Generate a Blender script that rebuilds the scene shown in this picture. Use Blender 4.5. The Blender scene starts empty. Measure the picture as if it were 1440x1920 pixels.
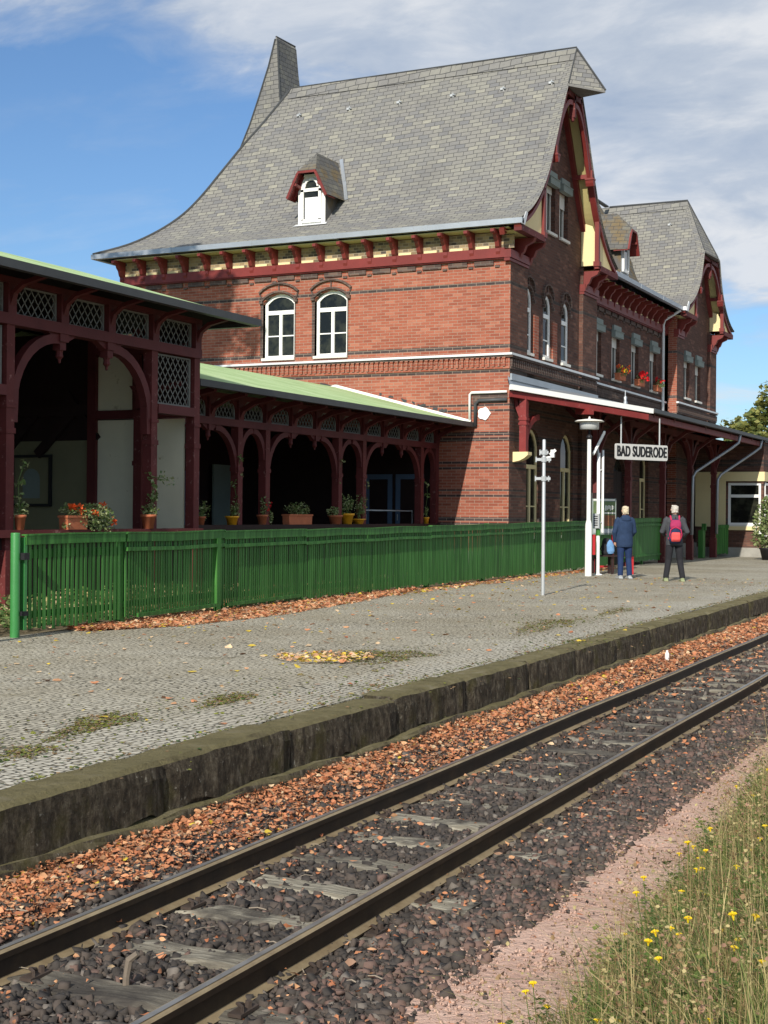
import bpy, math, random
import numpy as np
from mathutils import Vector, Matrix
random.seed(7)
RNG = np.random.default_rng(11)
SC = bpy.context.scene
COL = SC.collection
R = math.radians
cos, sin, pi = math.cos, math.sin, math.pi

# ------------------------------------------------------------------ helpers
ORG = {}

class MB:
    def __init__(s): s.v = []; s.f = []; s.uv = {}; s.mi = []
    def add(s, vs, fs, mi=0):
        b = len(s.v); s.v += [tuple(p) for p in vs]
        for f in fs: s.f.append(tuple(b + i for i in f)); s.mi.append(mi)
        return s
    def quad(s, a, b, c, d, uv=None, mi=0):
        s.add([a, b, c, d], [(0, 1, 2, 3)], mi)
        if uv: s.uv[len(s.f) - 1] = uv
        return s
    def tri(s, a, b, c, uv=None, mi=0):
        s.add([a, b, c], [(0, 1, 2)], mi)
        if uv: s.uv[len(s.f) - 1] = uv
        return s
    def box(s, x0, x1, y0, y1, z0, z1, mi=0):
        v = [(x, y, z) for z in (z0, z1) for y in (y0, y1) for x in (x0, x1)]
        return s.add(v, [(0, 2, 3, 1), (4, 5, 7, 6), (0, 1, 5, 4), (2, 6, 7, 3), (0, 4, 6, 2), (1, 3, 7, 5)], mi)
    def bar(s, p, q, w, h, up=(0, 0, 1), mi=0):
        p, q = Vector(p), Vector(q); d = (q - p).normalized(); u = Vector(up)
        if abs(d.dot(u)) > .98: u = Vector((0, 1, 0))
        a = d.cross(u).normalized() * (w / 2); b = a.cross(d).normalized() * (h / 2)
        v = [e + i * a + j * b for e in (p, q) for i, j in ((-1, -1), (1, -1), (1, 1), (-1, 1))]
        return s.add(v, [(3, 2, 1, 0), (4, 5, 6, 7), (0, 1, 5, 4), (1, 2, 6, 5), (2, 3, 7, 6), (3, 0, 4, 7)], mi)
    def tube(s, pts, r, n=8, mi=0, cap=True):
        pts = [Vector(p) for p in pts]; rs = r if isinstance(r, (list, tuple)) else [r] * len(pts)
        b = len(s.v); u = None
        for i, p in enumerate(pts):
            d = (pts[min(i + 1, len(pts) - 1)] - pts[max(i - 1, 0)]).normalized()
            if u is None: u = d.orthogonal().normalized()
            u = (u - d * u.dot(d)).normalized(); w = d.cross(u)
            for k in range(n):
                t = 2 * pi * k / n; s.v.append(tuple(p + (u * cos(t) + w * sin(t)) * rs[i]))
        for i in range(len(pts) - 1):
            for k in range(n):
                s.f.append((b + i * n + k, b + i * n + (k + 1) % n, b + (i + 1) * n + (k + 1) % n, b + (i + 1) * n + k)); s.mi.append(mi)
        if cap:
            s.f.append(tuple(b + k for k in reversed(range(n)))); s.mi.append(mi)
            e = b + (len(pts) - 1) * n; s.f.append(tuple(e + k for k in range(n))); s.mi.append(mi)
        return s
    def lathe(s, prof, c=(0, 0, 0), n=16, mi=0):
        b = len(s.v)
        for r, z in prof:
            for k in range(n):
                t = 2 * pi * k / n; s.v.append((c[0] + r * cos(t), c[1] + r * sin(t), c[2] + z))
        for i in range(len(prof) - 1):
            for k in range(n):
                s.f.append((b + i * n + k, b + i * n + (k + 1) % n, b + (i + 1) * n + (k + 1) % n, b + (i + 1) * n + k)); s.mi.append(mi)
        return s
    def prism(s, poly, axis, a, b, mi=0):
        P = {'X': lambda u, w, t: (t, u, w), 'Y': lambda u, w, t: (u, t, w), 'Z': lambda u, w, t: (u, w, t)}[axis]
        n = len(poly); v = [P(u, w, a) for u, w in poly] + [P(u, w, b) for u, w in poly]
        return s.add(v, [tuple(range(n))[::-1], tuple(range(n, 2 * n))] + [(i, (i + 1) % n, n + (i + 1) % n, n + i) for i in range(n)], mi)
    def strip(s, pts, w, axis, a, b, mi=0):
        """thick polyline lying in a plane, extruded from a to b"""
        n = len(pts); L = []; Q = []
        for i in range(n):
            x0, y0 = pts[max(i - 1, 0)]; x1, y1 = pts[min(i + 1, n - 1)]
            l = math.hypot(x1 - x0, y1 - y0) or 1; nx, ny = -(y1 - y0) / l * w / 2, (x1 - x0) / l * w / 2
            L.append((pts[i][0] + nx, pts[i][1] + ny)); Q.append((pts[i][0] - nx, pts[i][1] - ny))
        for i in range(n - 1): s.prism([L[i], L[i + 1], Q[i + 1], Q[i]], axis, a, b, mi)
        return s
    def disc(s, c, r, nrm=(0, 0, 1), n=8, mi=0):
        d = Vector(nrm).normalized(); u = d.orthogonal().normalized(); w = d.cross(u); c = Vector(c)
        return s.add([c + (u * cos(2 * pi * k / n) + w * sin(2 * pi * k / n)) * r for k in range(n)], [tuple(range(n))], mi)
    def blob(s, c, rx, ry, rz, n=10, m=7, mi=0, jit=0.0):
        vs = []; fs = []
        for i in range(m + 1):
            a = pi * i / m
            for k in range(n):
                t = 2 * pi * k / n; q = 1 + random.uniform(-jit, jit)
                vs.append((c[0] + rx * q * sin(a) * cos(t), c[1] + ry * q * sin(a) * sin(t), c[2] + rz * q * cos(a)))
        for i in range(m):
            for k in range(n): fs.append((i * n + k, (i + 1) * n + k, (i + 1) * n + (k + 1) % n, i * n + (k + 1) % n))
        return s.add(vs, fs, mi)
    def build(s, name, mat, parent=None, smooth=False, rel=True):
        o = parent; off = Vector(ORG.get(parent.name, (0, 0, 0))) if parent else Vector((0, 0, 0))
        me = bpy.data.meshes.new(name)
        me.from_pydata([(p[0] - off.x, p[1] - off.y, p[2] - off.z) if rel else p for p in s.v], [], s.f)
        mats = mat if isinstance(mat, (list, tuple)) else [mat]
        for m in mats: me.materials.append(m)
        if len(mats) > 1: me.polygons.foreach_set('material_index', s.mi)
        if s.uv:
            ul = me.uv_layers.new(name='UVMap')
            for fi, uv in s.uv.items():
                for li, c in zip(me.polygons[fi].loop_indices, uv): ul.data[li].uv = c
        if smooth: me.polygons.foreach_set('use_smooth', [True] * len(me.polygons))
        me.update()
        ob = bpy.data.objects.new(name, me); COL.objects.link(ob)
        if parent: ob.parent = parent; ORG[ob.name] = tuple(off)
        return ob

def tag(o, label=None, cat=None, group=None, kind=None):
    if label: o['label'] = label
    if cat: o['category'] = cat
    if group: o['group'] = group
    if kind: o['kind'] = kind
    return o

def thing(name, label, cat, loc=(0, 0, 0), group=None, rz=0):
    o = bpy.data.objects.new(name, None); COL.objects.link(o); o.location = loc; o.rotation_euler = (0, 0, rz)
    o.empty_display_size = .3
    ORG[o.name] = tuple(loc) if not rz else (0, 0, 0)
    return tag(o, label, cat, group)

KIDS = {}
def copy_tree(o, parent=None):
    c = o.copy(); COL.objects.link(c)
    if parent: c.parent = parent
    for ch in [x for x in bpy.data.objects if x.parent == o]: copy_tree(ch, c)
    return c

def npmesh(name, V, F, mats, mi=None, parent=None, smooth=False):
    """mesh from numpy arrays: V (n,3), F (m,k)"""
    me = bpy.data.meshes.new(name); k = F.shape[1]
    me.vertices.add(len(V)); me.vertices.foreach_set('co', V.astype(np.float32).ravel())
    me.loops.add(F.size); me.loops.foreach_set('vertex_index', F.astype(np.int32).ravel())
    me.polygons.add(len(F)); me.polygons.foreach_set('loop_start', np.arange(0, F.size, k, dtype=np.int32))
    try: me.polygons.foreach_set('loop_total', np.full(len(F), k, dtype=np.int32))
    except Exception: pass
    for m in mats: me.materials.append(m)
    if mi is not None: me.polygons.foreach_set('material_index', mi.astype(np.int32))
    if smooth: me.polygons.foreach_set('use_smooth', np.ones(len(F), dtype=bool))
    me.update(calc_edges=True); me.validate()
    o = bpy.data.objects.new(name, me); COL.objects.link(o)
    if parent: o.parent = parent
    return o

TA = R(1.13)                       # the track is turned a little against the building
def tk(off, s, z=0.0): return (off * cos(TA) - s * sin(TA), off * sin(TA) + s * cos(TA), z)

# ------------------------------------------------------------------ materials
class NT:
    def __init__(s, name):
        s.m = bpy.data.materials.new(name); s.m.use_nodes = True; s.t = s.m.node_tree; s.t.nodes.clear()
        s.out = s.n('ShaderNodeOutputMaterial'); s.b = s.n('ShaderNodeBsdfPrincipled'); s.l(s.b.outputs[0], s.out.inputs[0])
    def n(s, t, **kw):
        x = s.t.nodes.new(t)
        for k, v in kw.items(): setattr(x, k, v)
        return x
    def l(s, a, b): s.t.links.new(a, b)
    def set(s, node, **kw):
        for k, v in kw.items():
            k = k.replace('_', ' ')
            if hasattr(v, 'is_linked') and hasattr(v, 'links'): s.l(v, node.inputs[k])
            else: node.inputs[k].default_value = v
        return node
    def pos(s): return s.n('ShaderNodeNewGeometry').outputs['Position']
    def obj(s): return s.n('ShaderNodeTexCoord').outputs['Object']
    def noise(s, vec, scale, detail=4, rough=.55, out='Fac'):
        x = s.n('ShaderNodeTexNoise'); s.l(vec, x.inputs['Vector']); s.set(x, Scale=scale, Detail=detail, Roughness=rough); return x.outputs[out]
    def ramp(s, fac, stops, interp='LINEAR'):
        x = s.n('ShaderNodeValToRGB'); cr = x.color_ramp; cr.interpolation = interp
        while len(cr.elements) < len(stops): cr.elements.new(.5)
        for e, (p, c) in zip(cr.elements, stops):
            e.position = p; e.color = (c, c, c, 1) if isinstance(c, (int, float)) else (*c, 1)
        s.l(fac, x.inputs[0]); return x.outputs['Color']
    def mix(s, fac, a, b, mode='MIX'):
        x = s.n('ShaderNodeMix', data_type='RGBA', blend_type=mode)
        for i, v in ((0, fac), (6, a), (7, b)):
            if hasattr(v, 'is_linked'): s.l(v, x.inputs[i])
            elif i == 0: x.inputs[0].default_value = v
            else: x.inputs[i].default_value = (*v, 1) if isinstance(v, tuple) else (v, v, v, 1)
        return x.outputs[2]
    def math(s, op, a, b=None, c=None):
        x = s.n('ShaderNodeMath', operation=op)
        for i, v in enumerate((a, b, c)):
            if v is None: continue
            if hasattr(v, 'is_linked'): s.l(v, x.inputs[i])
            else: x.inputs[i].default_value = v
        return x.outputs[0]
    def sep(s, vec):
        x = s.n('ShaderNodeSeparateXYZ'); s.l(vec, x.inputs[0]); return x.outputs
    def comb(s, x=0., y=0., z=0.):
        c = s.n('ShaderNodeCombineXYZ')
        for i, v in enumerate((x, y, z)):
            if hasattr(v, 'is_linked'): s.l(v, c.inputs[i])
            else: c.inputs[i].default_value = v
        return c.outputs[0]
    def bump(s, h, strength=.3, dist=.02):
        x = s.n('ShaderNodeBump'); s.l(h, x.inputs['Height']); x.inputs['Strength'].default_value = strength; x.inputs['Distance'].default_value = dist
        s.l(x.outputs[0], s.b.inputs['Normal']); return x.outputs[0]
    def col(s, c):
        if hasattr(c, 'is_linked'): s.l(c, s.b.inputs['Base Color'])
        else: s.b.inputs['Base Color'].default_value = (*c, 1)
        return s
    def rough(s, r, metal=0., spec=None):
        if hasattr(r, 'is_linked'): s.l(r, s.b.inputs['Roughness'])
        else: s.b.inputs['Roughness'].default_value = r
        s.b.inputs['Metallic'].default_value = metal
        if spec is not None: s.b.inputs['Specular IOR Level'].default_value = spec
        return s

def paint(name, c, var=.25, scale=3., rough=.6, chip=None, spec=.3, metal=0.):
    """painted or plain surface with soft weathering; chip = colour that shows through in flakes"""
    t = NT(name); p = t.obj()
    n = t.noise(p, scale, 6); fine = t.noise(p, scale * 9, 4)
    lo = tuple(x * (1 - var) for x in c); hi = tuple(min(1, x * (1 + var)) for x in c)
    k = t.ramp(n, [(.3, lo), (.7, hi)])
    k = t.mix(.35, k, t.mix(fine, lo, hi))
    if chip: k = t.mix(t.ramp(t.noise(p, scale * 5, 8, .7), [(.60, 0.), (.66, 1.)]), k, chip)
    t.col(k).rough(rough, metal, spec); t.bump(fine, .15, .01)
    return t.m

def leafmat(name, c, trans=.35, var=.3):
    t = NT(name); n = t.noise(t.pos(), 9., 3)
    k = t.ramp(n, [(.3, tuple(x * (1 - var) for x in c)), (.7, tuple(x * (1 + var) for x in c))])
    t.col(k).rough(.6, 0, .25)
    tr = t.n('ShaderNodeBsdfTranslucent'); t.l(k, tr.inputs[0]); mx = t.n('ShaderNodeMixShader'); mx.inputs[0].default_value = trans
    t.l(t.b.outputs[0], mx.inputs[1]); t.l(tr.outputs[0], mx.inputs[2]); t.l(mx.outputs[0], t.out.inputs[0])
    return t.m

def brickmat(name, bands, base=((.315, .098, .060), (.245, .072, .045), (.37, .140, .09)), dark=(.044, .034, .033), mort=(.315, .24, .185)):
    t = NT(name); P = t.pos(); x, y, z = t.sep(P)[:]
    nx = t.math('ABSOLUTE', t.sep(t.n('ShaderNodeNewGeometry').outputs['True Normal'])[0])
    u = t.math('ADD', t.math('MULTIPLY', t.math('GREATER_THAN', nx, .5), y), t.math('MULTIPLY', t.math('LESS_THAN', nx, .5), x))
    v = t.comb(u, z, 0.)
    def br(cs, seed):
        b = t.n('ShaderNodeTexBrick'); t.l(v, b.inputs['Vector'])
        b.offset = .5; b.squash = 1.
        t.set(b, Scale=1., Mortar_Size=.006, Mortar_Smooth=.25, Bias=0., Brick_Width=.256, Row_Height=.0765)
        return b
    b = br(None, 0)
    t.set(b, Color1=(0, 0, 0, 1), Color2=(1, 1, 1, 1), Mortar=(.5, .5, .5, 1))
    var = t.ramp(b.outputs['Color'], [(0, base[1]), (.35, base[0]), (.7, base[0]), (.92, base[2]), (1, base[2])])
    big = t.noise(P, .9, 5); sm = t.noise(P, 6, 4)
    var = t.mix(t.ramp(sm, [(.52, 0.), (.72, .6)]), var, base[1])
    var = t.mix(t.ramp(big, [(.45, 0.), (.75, .5)]), var, tuple(k * .62 for k in base[1]))
    var = t.mix(t.ramp(t.noise(P, 2.3, 6, .7), [(.70, 0.), (.76, .5)]), var, (.55, .33, .23))
    if bands:
        st = [(0., 0.)]
        for a, c in sorted(bands): st += [(a / 12, 1.), (c / 12, 0.)]
        # a colour ramp holds 32 stops
        f = t.ramp(t.math('DIVIDE', z, 12.), st[:32], 'CONSTANT')
        var = t.mix(f, var, t.mix(b.outputs['Color'], dark, tuple(k * 1.7 for k in dark)))
    k = t.mix(b.outputs['Fac'], var, mort)
    t.col(k).rough(.85, 0, .2)
    h = t.mix(.4, t.mix(b.outputs['Fac'], 1., 0.), sm); t.bump(h, .5, .012)
    return t.m

def slatemat(name, dark=1.0, green=0.):
    t = NT(name); uv = t.n('ShaderNodeTexCoord').outputs['UV']; P = t.pos()
    sh = t.n('ShaderNodeMapping'); t.l(uv, sh.inputs[0]); sh.inputs['Rotation'].default_value = (0, 0, R(-3.2))
    wob = t.noise(P, 3., 3, out='Color')
    v = t.n('ShaderNodeMixRGB', blend_type='LINEAR_LIGHT') if False else None
    b = t.n('ShaderNodeTexBrick'); b.offset = .37
    add = t.n('ShaderNodeVectorMath', operation='ADD'); sc = t.n('ShaderNodeVectorMath', operation='SCALE'); sc.inputs['Scale'].default_value = .05
    t.l(wob, sc.inputs[0]); t.l(sh.outputs[0], add.inputs[0]); t.l(sc.outputs[0], add.inputs[1]); t.l(add.outputs[0], b.inputs['Vector'])
    t.set(b, Scale=1., Mortar_Size=.011, Mortar_Smooth=.3, Bias=0., Brick_Width=.29, Row_Height=.142, Color1=(0, 0, 0, 1), Color2=(1, 1, 1, 1), Mortar=(.4, .4, .4, 1))
    d = dark
    g = t.ramp(b.outputs['Color'], [(0, (.145 * d, .147 * d, .152 * d)), (.35, (.184 * d, .180 * d, .170 * d)), (.74, (.204 * d, .199 * d, .178 * d)), (.92, (.222 * d, .218 * d, .19 * d)), (1, (.275 * d, .267 * d, .22 * d))])
    big = t.noise(P, .55, 5)
    g = t.mix(t.ramp(big, [(.4, 0.), (.75, .5)]), g, (.205 * d, .203 * d, .178 * d)); g = t.mix(t.ramp(t.noise(P, .9, 7, .65), [(.52, 0.), (.70, .55)]), g, (.125 * d, .122 * d, .118 * d))
    g = t.mix(t.ramp(t.noise(P, 7., 5), [(.5, 0.), (.8, .5)]), g, (.12 * d, .12 * d, .12 * d))
    if green: g = t.mix(t.ramp(t.noise(P, 2.2, 6), [(.45, 0.), (.6, green)]), g, (.17, .11, .03))
    k = t.mix(t.math('MULTIPLY', b.outputs['Fac'], .9), g, (.05, .05, .05))
    t.col(k).rough(.7, 0, .25)
    yy = t.sep(add.outputs[0])[1]; saw = t.math('FRACT', t.math('DIVIDE', yy, .142))
    t.bump(t.mix(.25, t.math('SUBTRACT', 1., saw), t.noise(P, 14, 4)), .55, .02)
    return t.m

M = {}
pairs = [(1.30 + .718 * k, 1.30 + .718 * k + .075) for k in range(5)]
pairs = [(a - .14, b - .14) for a, b in pairs] + pairs
bands = pairs + [(5.06, 5.14), (5.66, 5.75), (7.24, 7.32)]
M['brick'] = brickmat('red_brick', bands)
M['brick_plain'] = brickmat('red_brick_plain', [])
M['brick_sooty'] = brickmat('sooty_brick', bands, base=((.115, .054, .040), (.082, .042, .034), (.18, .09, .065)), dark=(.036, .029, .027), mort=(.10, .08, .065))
M['brick_dark'] = brickmat('dark_brick', [], base=((.10, .065, .055), (.07, .05, .045), (.15, .10, .08)), mort=(.16, .14, .12))
M['slate'] = slatemat('roof_slate')
M['slate_dark'] = slatemat('roof_slate_mossy', .62, .6)
M['red'] = paint('oxblood_paint', (.165, .024, .020), .25, 2.5, .5, None, .4)
M['red_old'] = paint('oxblood_paint_flaking', (.110, .023, .022), .3, 2.0, .65, (.24, .11, .10), .25)
M['red_shaded'] = paint('oxblood_paint_shaded', (.100, .021, .021), .3, 2.2, .6, None, .25)  # darker oxblood copy: the shade of halls and canopy is in its colour
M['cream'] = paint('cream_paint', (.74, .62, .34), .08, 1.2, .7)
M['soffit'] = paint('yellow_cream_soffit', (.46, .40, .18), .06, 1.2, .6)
M['plaster'] = paint('cream_plaster', (.76, .71, .53), .14, .45, .9, (.46, .40, .22))
M['plaster_shaded'] = paint('shaded_plaster', (.21, .195, .115), .2, .6, .9)  # plaster darkened so the gloom at the end wall sits in the colour
M['white'] = paint('white_paint', (.80, .80, .77), .05, 2., .45, None, .4)
M['offwhite'] = paint('pale_stone_paint', (.68, .66, .60), .10, 2., .6)
M['zinc'] = paint('zinc_sheet', (.36, .39, .42), .14, 1.5, .42, None, .5, .55)
M['zinc_pale'] = paint('pale_zinc_sheet', (.66, .68, .69), .08, 1.5, .5, None, .5, .2)
M['felt'] = paint('mint_green_felt', (.36, .50, .24), .14, .8, .85, None, .2)
M['bitumen'] = paint('dark_gutter', (.055, .058, .06), .25, 2., .5)
M['green'] = paint('fence_green', (.010, .085, .022), .5, 2.6, .6, (.03, .05, .03), .2)
M['green_pole'] = paint('light_green_paint', (.038, .20, .05), .18, 2., .4, None, .5)
M['shutter'] = paint('grey_green_shutter', (.21, .25, .23), .1, 2., .6)
M['grey'] = paint('galvanised_grey', (.42, .44, .45), .12, 3., .5, None, .4, .3)
M['black'] = paint('black_plastic', (.015, .015, .017), .2, 4., .5)
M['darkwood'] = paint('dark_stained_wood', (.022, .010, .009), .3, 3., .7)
M['bluedoor'] = paint('blue_grey_door', (.10, .15, .23), .12, 2., .5)
M['terracotta'] = paint('terracotta', (.42, .13, .06), .2, 6., .8, (.5, .26, .16))
M['yellow_pot'] = paint('yellow_plastic', (.75, .36, .02), .1, 5., .4)
M['glow_red'] = paint('pillar_red', (.40, .02, .025), .2, 4., .5)
M['stone'] = paint('plinth_stone', (.30, .29, .26), .25, 2., .9)
t = NT('window_glass'); t.col(t.ramp(t.noise(t.pos(), 2.2, 5, .7), [(.45, (.008, .009, .008)), (.62, (.03, .032, .022))])).rough(.05, 0, .28); t.bump(t.noise(t.pos(), 1.3, 2), .04, .05); M['glass'] = t.m
t = NT('lamp_glass'); t.col((.52, .54, .53)).rough(.15, 0, .6); M['lampglass'] = t.m
t = NT('net_curtain'); w = t.n('ShaderNodeTexWave'); t.l(t.pos(), w.inputs[0]); t.set(w, Scale=9., Distortion=1.5)
t.col(t.ramp(w.outputs[0], [(0, (.62, .64, .66)), (1, (.85, .86, .86))])).rough(.8); M['curtain'] = t.m

t = NT('fence_green'); P = t.pos(); mp = t.n('ShaderNodeMapping'); t.l(P, mp.inputs[0]); mp.inputs['Scale'].default_value = (11, 11, .5)
n = t.noise(mp.outputs[0], 1.3, 5, .6); k = t.ramp(n, [(.28, (.015, .062, .012)), (.48, (.033, .130, .024)), (.72, (.072, .225, .052))])
k = t.mix(t.ramp(t.noise(P, 5., 7, .7), [(.58, 0.), (.72, .55)]), k, (.05, .085, .045)); k = t.mix(t.ramp(t.noise(P, 23., 4, .7), [(.66, 0.), (.70, .6)]), k, (.16, .15, .11))
t.col(k).rough(.55, 0, .22); t.bump(n, .2, .01); M['green'] = t.m
t = NT('mint_green_felt'); P = t.pos(); y_ = t.sep(P)[1]; n = t.noise(P, .9, 6, .65)
seam = t.math('LESS_THAN', t.math('FRACT', t.math('DIVIDE', t.math('ADD', y_, t.math('MULTIPLY', t.noise(P, .6, 2), .08)), 1.02)), .035)
k = t.ramp(n, [(.32, (.27, .38, .18)), (.5, (.36, .49, .245)), (.7, (.44, .55, .32))]); k = t.mix(t.ramp(t.noise(P, 4., 7, .7), [(.55, 0.), (.75, .6)]), k, (.25, .31, .18))
k = t.mix(t.math('MULTIPLY', seam, .55), k, (.15, .20, .11)); t.col(k).rough(.9, 0, .15); t.bump(t.noise(P, 30, 3), .3, .01); M['felt'] = t.m
# ground: small setts
t = NT('mosaic_setts'); P = t.pos()
v = t.n('ShaderNodeTexVoronoi', feature='DISTANCE_TO_EDGE'); t.l(P, v.inputs['Vector']); t.set(v, Scale=15., Randomness=.48)
c = t.n('ShaderNodeTexVoronoi', feature='F1'); t.l(P, c.inputs['Vector']); t.set(c, Scale=15., Randomness=.48)
cell = t.sep(c.outputs['Color'])[0]
base = t.ramp(cell, [(0, (.335, .314, .255)), (.5, (.39, .366, .298)), (1, (.45, .424, .345))])
base = t.mix(t.ramp(t.noise(P, .35, 5), [(.40, 0.), (.62, .75)]), base, (.30, .265, .19))
base = t.mix(t.ramp(t.noise(P, 1.6, 6, .65), [(.56, 0.), (.72, .6)]), base, (.17, .15, .095))
joint = t.ramp(v.outputs['Distance'], [(.012, .0), (.12, 1.)])
off_ = t.math('ADD', t.math('MULTIPLY', t.sep(P)[0], cos(TA)), t.math('MULTIPLY', t.sep(P)[1], sin(TA)))
base = t.mix(t.ramp(t.math('ADD', off_, 6.), [(.25, 0.), (.45, .35)]), base, (.46, .44, .385))
jc = t.ramp(t.noise(P, .55, 5), [(.42, (.095, .083, .056)), (.58, (.26, .233, .165))])
t.col(t.mix(joint, jc, base)).rough(.85, 0, .25)
t.bump(t.mix(.15, joint, t.noise(P, 40, 3)), .9, .03); M['setts'] = t.m

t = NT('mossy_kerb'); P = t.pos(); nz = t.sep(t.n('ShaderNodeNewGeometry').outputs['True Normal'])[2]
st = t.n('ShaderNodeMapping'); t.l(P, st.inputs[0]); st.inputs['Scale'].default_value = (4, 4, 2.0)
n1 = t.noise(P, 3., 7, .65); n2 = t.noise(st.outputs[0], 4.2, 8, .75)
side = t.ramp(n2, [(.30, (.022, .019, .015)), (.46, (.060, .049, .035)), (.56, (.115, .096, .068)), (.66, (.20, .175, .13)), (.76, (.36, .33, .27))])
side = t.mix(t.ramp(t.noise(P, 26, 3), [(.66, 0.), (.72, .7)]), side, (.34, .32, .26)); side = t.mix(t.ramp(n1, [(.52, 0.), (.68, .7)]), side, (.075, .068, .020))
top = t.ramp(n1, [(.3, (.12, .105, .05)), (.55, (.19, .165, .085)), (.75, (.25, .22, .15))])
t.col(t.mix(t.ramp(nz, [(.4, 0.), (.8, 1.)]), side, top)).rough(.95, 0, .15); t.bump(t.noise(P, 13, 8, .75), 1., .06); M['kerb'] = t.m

def soil(name, a, b, c2, sc=4., bs=.8, bd=.03):
    t = NT(name); P = t.pos(); n = t.noise(P, sc, 8, .7); m = t.noise(P, sc * 12, 4, .7)
    k = t.ramp(n, [(.3, a), (.52, b), (.72, c2)]); k = t.mix(.4, k, t.ramp(m, [(.35, a), (.65, c2)]))
    t.col(k).rough(.95, 0, .15); t.bump(m, bs, bd); return t.m
M['ballast_bed'] = soil('ballast_bed', (.028, .022, .020), (.075, .055, .048), (.13, .09, .075))
M['sand'] = soil('pink_gravel_sand', (.36, .225, .175), (.50, .335, .265), (.60, .43, .345), 2.2)
M['earth'] = soil('dry_earth', (.10, .08, .05), (.17, .14, .09), (.24, .20, .13))
M['weedground'] = soil('weed_ground', (.10, .075, .045), (.20, .15, .09), (.28, .21, .14))
M['stone_a'] = paint('dark_ballast', (.046, .040, .036), .35, 7., .9)
M['stone_d'] = paint('pale_ballast', (.14, .122, .105), .3, 9., .9)
M['stone_b'] = paint('brown_ballast', (.072, .058, .049), .3, 7., .9)
M['stone_c'] = paint('red_ballast', (.135, .088, .072), .3, 7., .9)
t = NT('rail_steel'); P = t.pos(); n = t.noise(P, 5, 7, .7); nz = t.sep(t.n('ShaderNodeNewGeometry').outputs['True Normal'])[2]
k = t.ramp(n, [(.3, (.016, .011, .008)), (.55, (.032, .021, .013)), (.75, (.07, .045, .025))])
k = t.mix(t.ramp(nz, [(.15, 0.), (.5, 1.)]), k, t.ramp(n, [(.35, (.17, .125, .07)), (.65, (.28, .22, .13))]))  # lit tops and shaded sides put into the rust colour by face direction
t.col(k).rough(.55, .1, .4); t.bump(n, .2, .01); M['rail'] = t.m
t = NT('railhead_steel'); n = t.noise(t.pos(), 6, 5); t.col(t.ramp(n, [(.35, (.20, .19, .18)), (.65, (.34, .33, .31))])).rough(.32, .75, .5); M['railtop'] = t.m
t = NT('weathered_sleeper'); P = t.obj(); mp = t.n('ShaderNodeMapping'); t.l(P, mp.inputs[0]); mp.inputs['Scale'].default_value = (1.2, 14, 6)
oi = t.n('ShaderNodeObjectInfo').outputs['Random']
n = t.noise(mp.outputs[0], 2.5, 7, .7); k = t.ramp(n, [(.30, (.09, .08, .064)), (.48, (.22, .20, .155)), (.68, (.44, .41, .33))])
k = t.mix(t.math('MULTIPLY', t.math('POWER', oi, 1.6), .8), k, (.065, .058, .05)); k = t.mix(t.ramp(t.noise(t.pos(), 3.5, 6), [(.48, 0.), (.62, .85)]), k, (.045, .040, .036))
t.col(k).rough(.9, 0, .15); t.bump(n, .7, .02); M['sleeper'] = t.m
M['clip'] = paint('rusty_clip', (.055, .040, .032), .3, 8., .7)
for i, c in enumerate([(.54, .235, .115), (.43, .165, .08), (.58, .32, .17), (.29, .17, .11), (.64, .47, .29)]): M['leaf%d' % i] = leafmat('fallen_leaf_%s' % 'abcde'[i], c, .2)
M['leafy'] = leafmat('yellow_leaf', (.62, .46, .06), .25)
for i, c in enumerate([(.10, .155, .035), (.17, .20, .055), (.44, .36, .17), (.28, .18, .09), (.055, .095, .025)]): M['weed%d' % i] = leafmat('weed_%s' % 'abcde'[i], c, .3)
for i, c in enumerate([(.055, .085, .018), (.085, .115, .028), (.14, .16, .05), (.035, .055, .014)]): M['tree%d' % i] = leafmat('tree_leaf_%s' % 'abcd'[i], c, .3)
for i, c in enumerate([(.07, .14, .035), (.13, .20, .06), (.26, .30, .13)]): M['pot%d' % i] = leafmat('pot_leaf_%s' % 'abc'[i], c, .3)
M['orange'] = leafmat('orange_petal', (.80, .13, .03), .3, .15); M['redpetal'] = leafmat('red_petal', (.62, .015, .02), .25, .15); M['yellowpetal'] = leafmat('yellow_petal', (.88, .66, .03), .3, .1)
M['bark'] = paint('tree_bark', (.09, .07, .05), .35, 5., .95)
M['moss'] = leafmat('moss', (.14, .15, .025), .1, .4)
# ------------------------------------------------------------------ camera, sun, sky
YAW = R(25.88); ROLL = .0085; PIT = 3.3 / 2690.; CAMZ = 1.47
F = Vector((-sin(YAW), cos(YAW), PIT)).normalized()
RT = Vector((cos(YAW), sin(YAW), ROLL)).normalized()
UP = RT.cross(F).normalized(); RT = F.cross(UP).normalized()
cam = bpy.data.cameras.new('camera'); co = bpy.data.objects.new('camera', cam); COL.objects.link(co)
co.matrix_world = Matrix(((RT.x, UP.x, -F.x, 0), (RT.y, UP.y, -F.y, 0), (RT.z, UP.z, -F.z, CAMZ), (0, 0, 0, 1)))
cam.sensor_fit = 'AUTO'; cam.sensor_width = 36.; cam.lens = 36. * 2690 / 1920; cam.clip_start = .1; cam.clip_end = 3000.
SC.camera = co

EL = R(32); AZX = -.138                      # the light travels away from the camera and a little towards the building
L = Vector((AZX, 1., 0)).normalized() * cos(EL); L.z = -sin(EL)
sun = bpy.data.lights.new('sun', 'SUN'); sun.energy = 5.0; sun.angle = R(.53); sun.color = (1., .93, .82)
so = bpy.data.objects.new('sun', sun); COL.objects.link(so); so.rotation_euler = L.to_track_quat('-Z', 'Y').to_euler(); so.location = (5, -20, 40)

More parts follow.
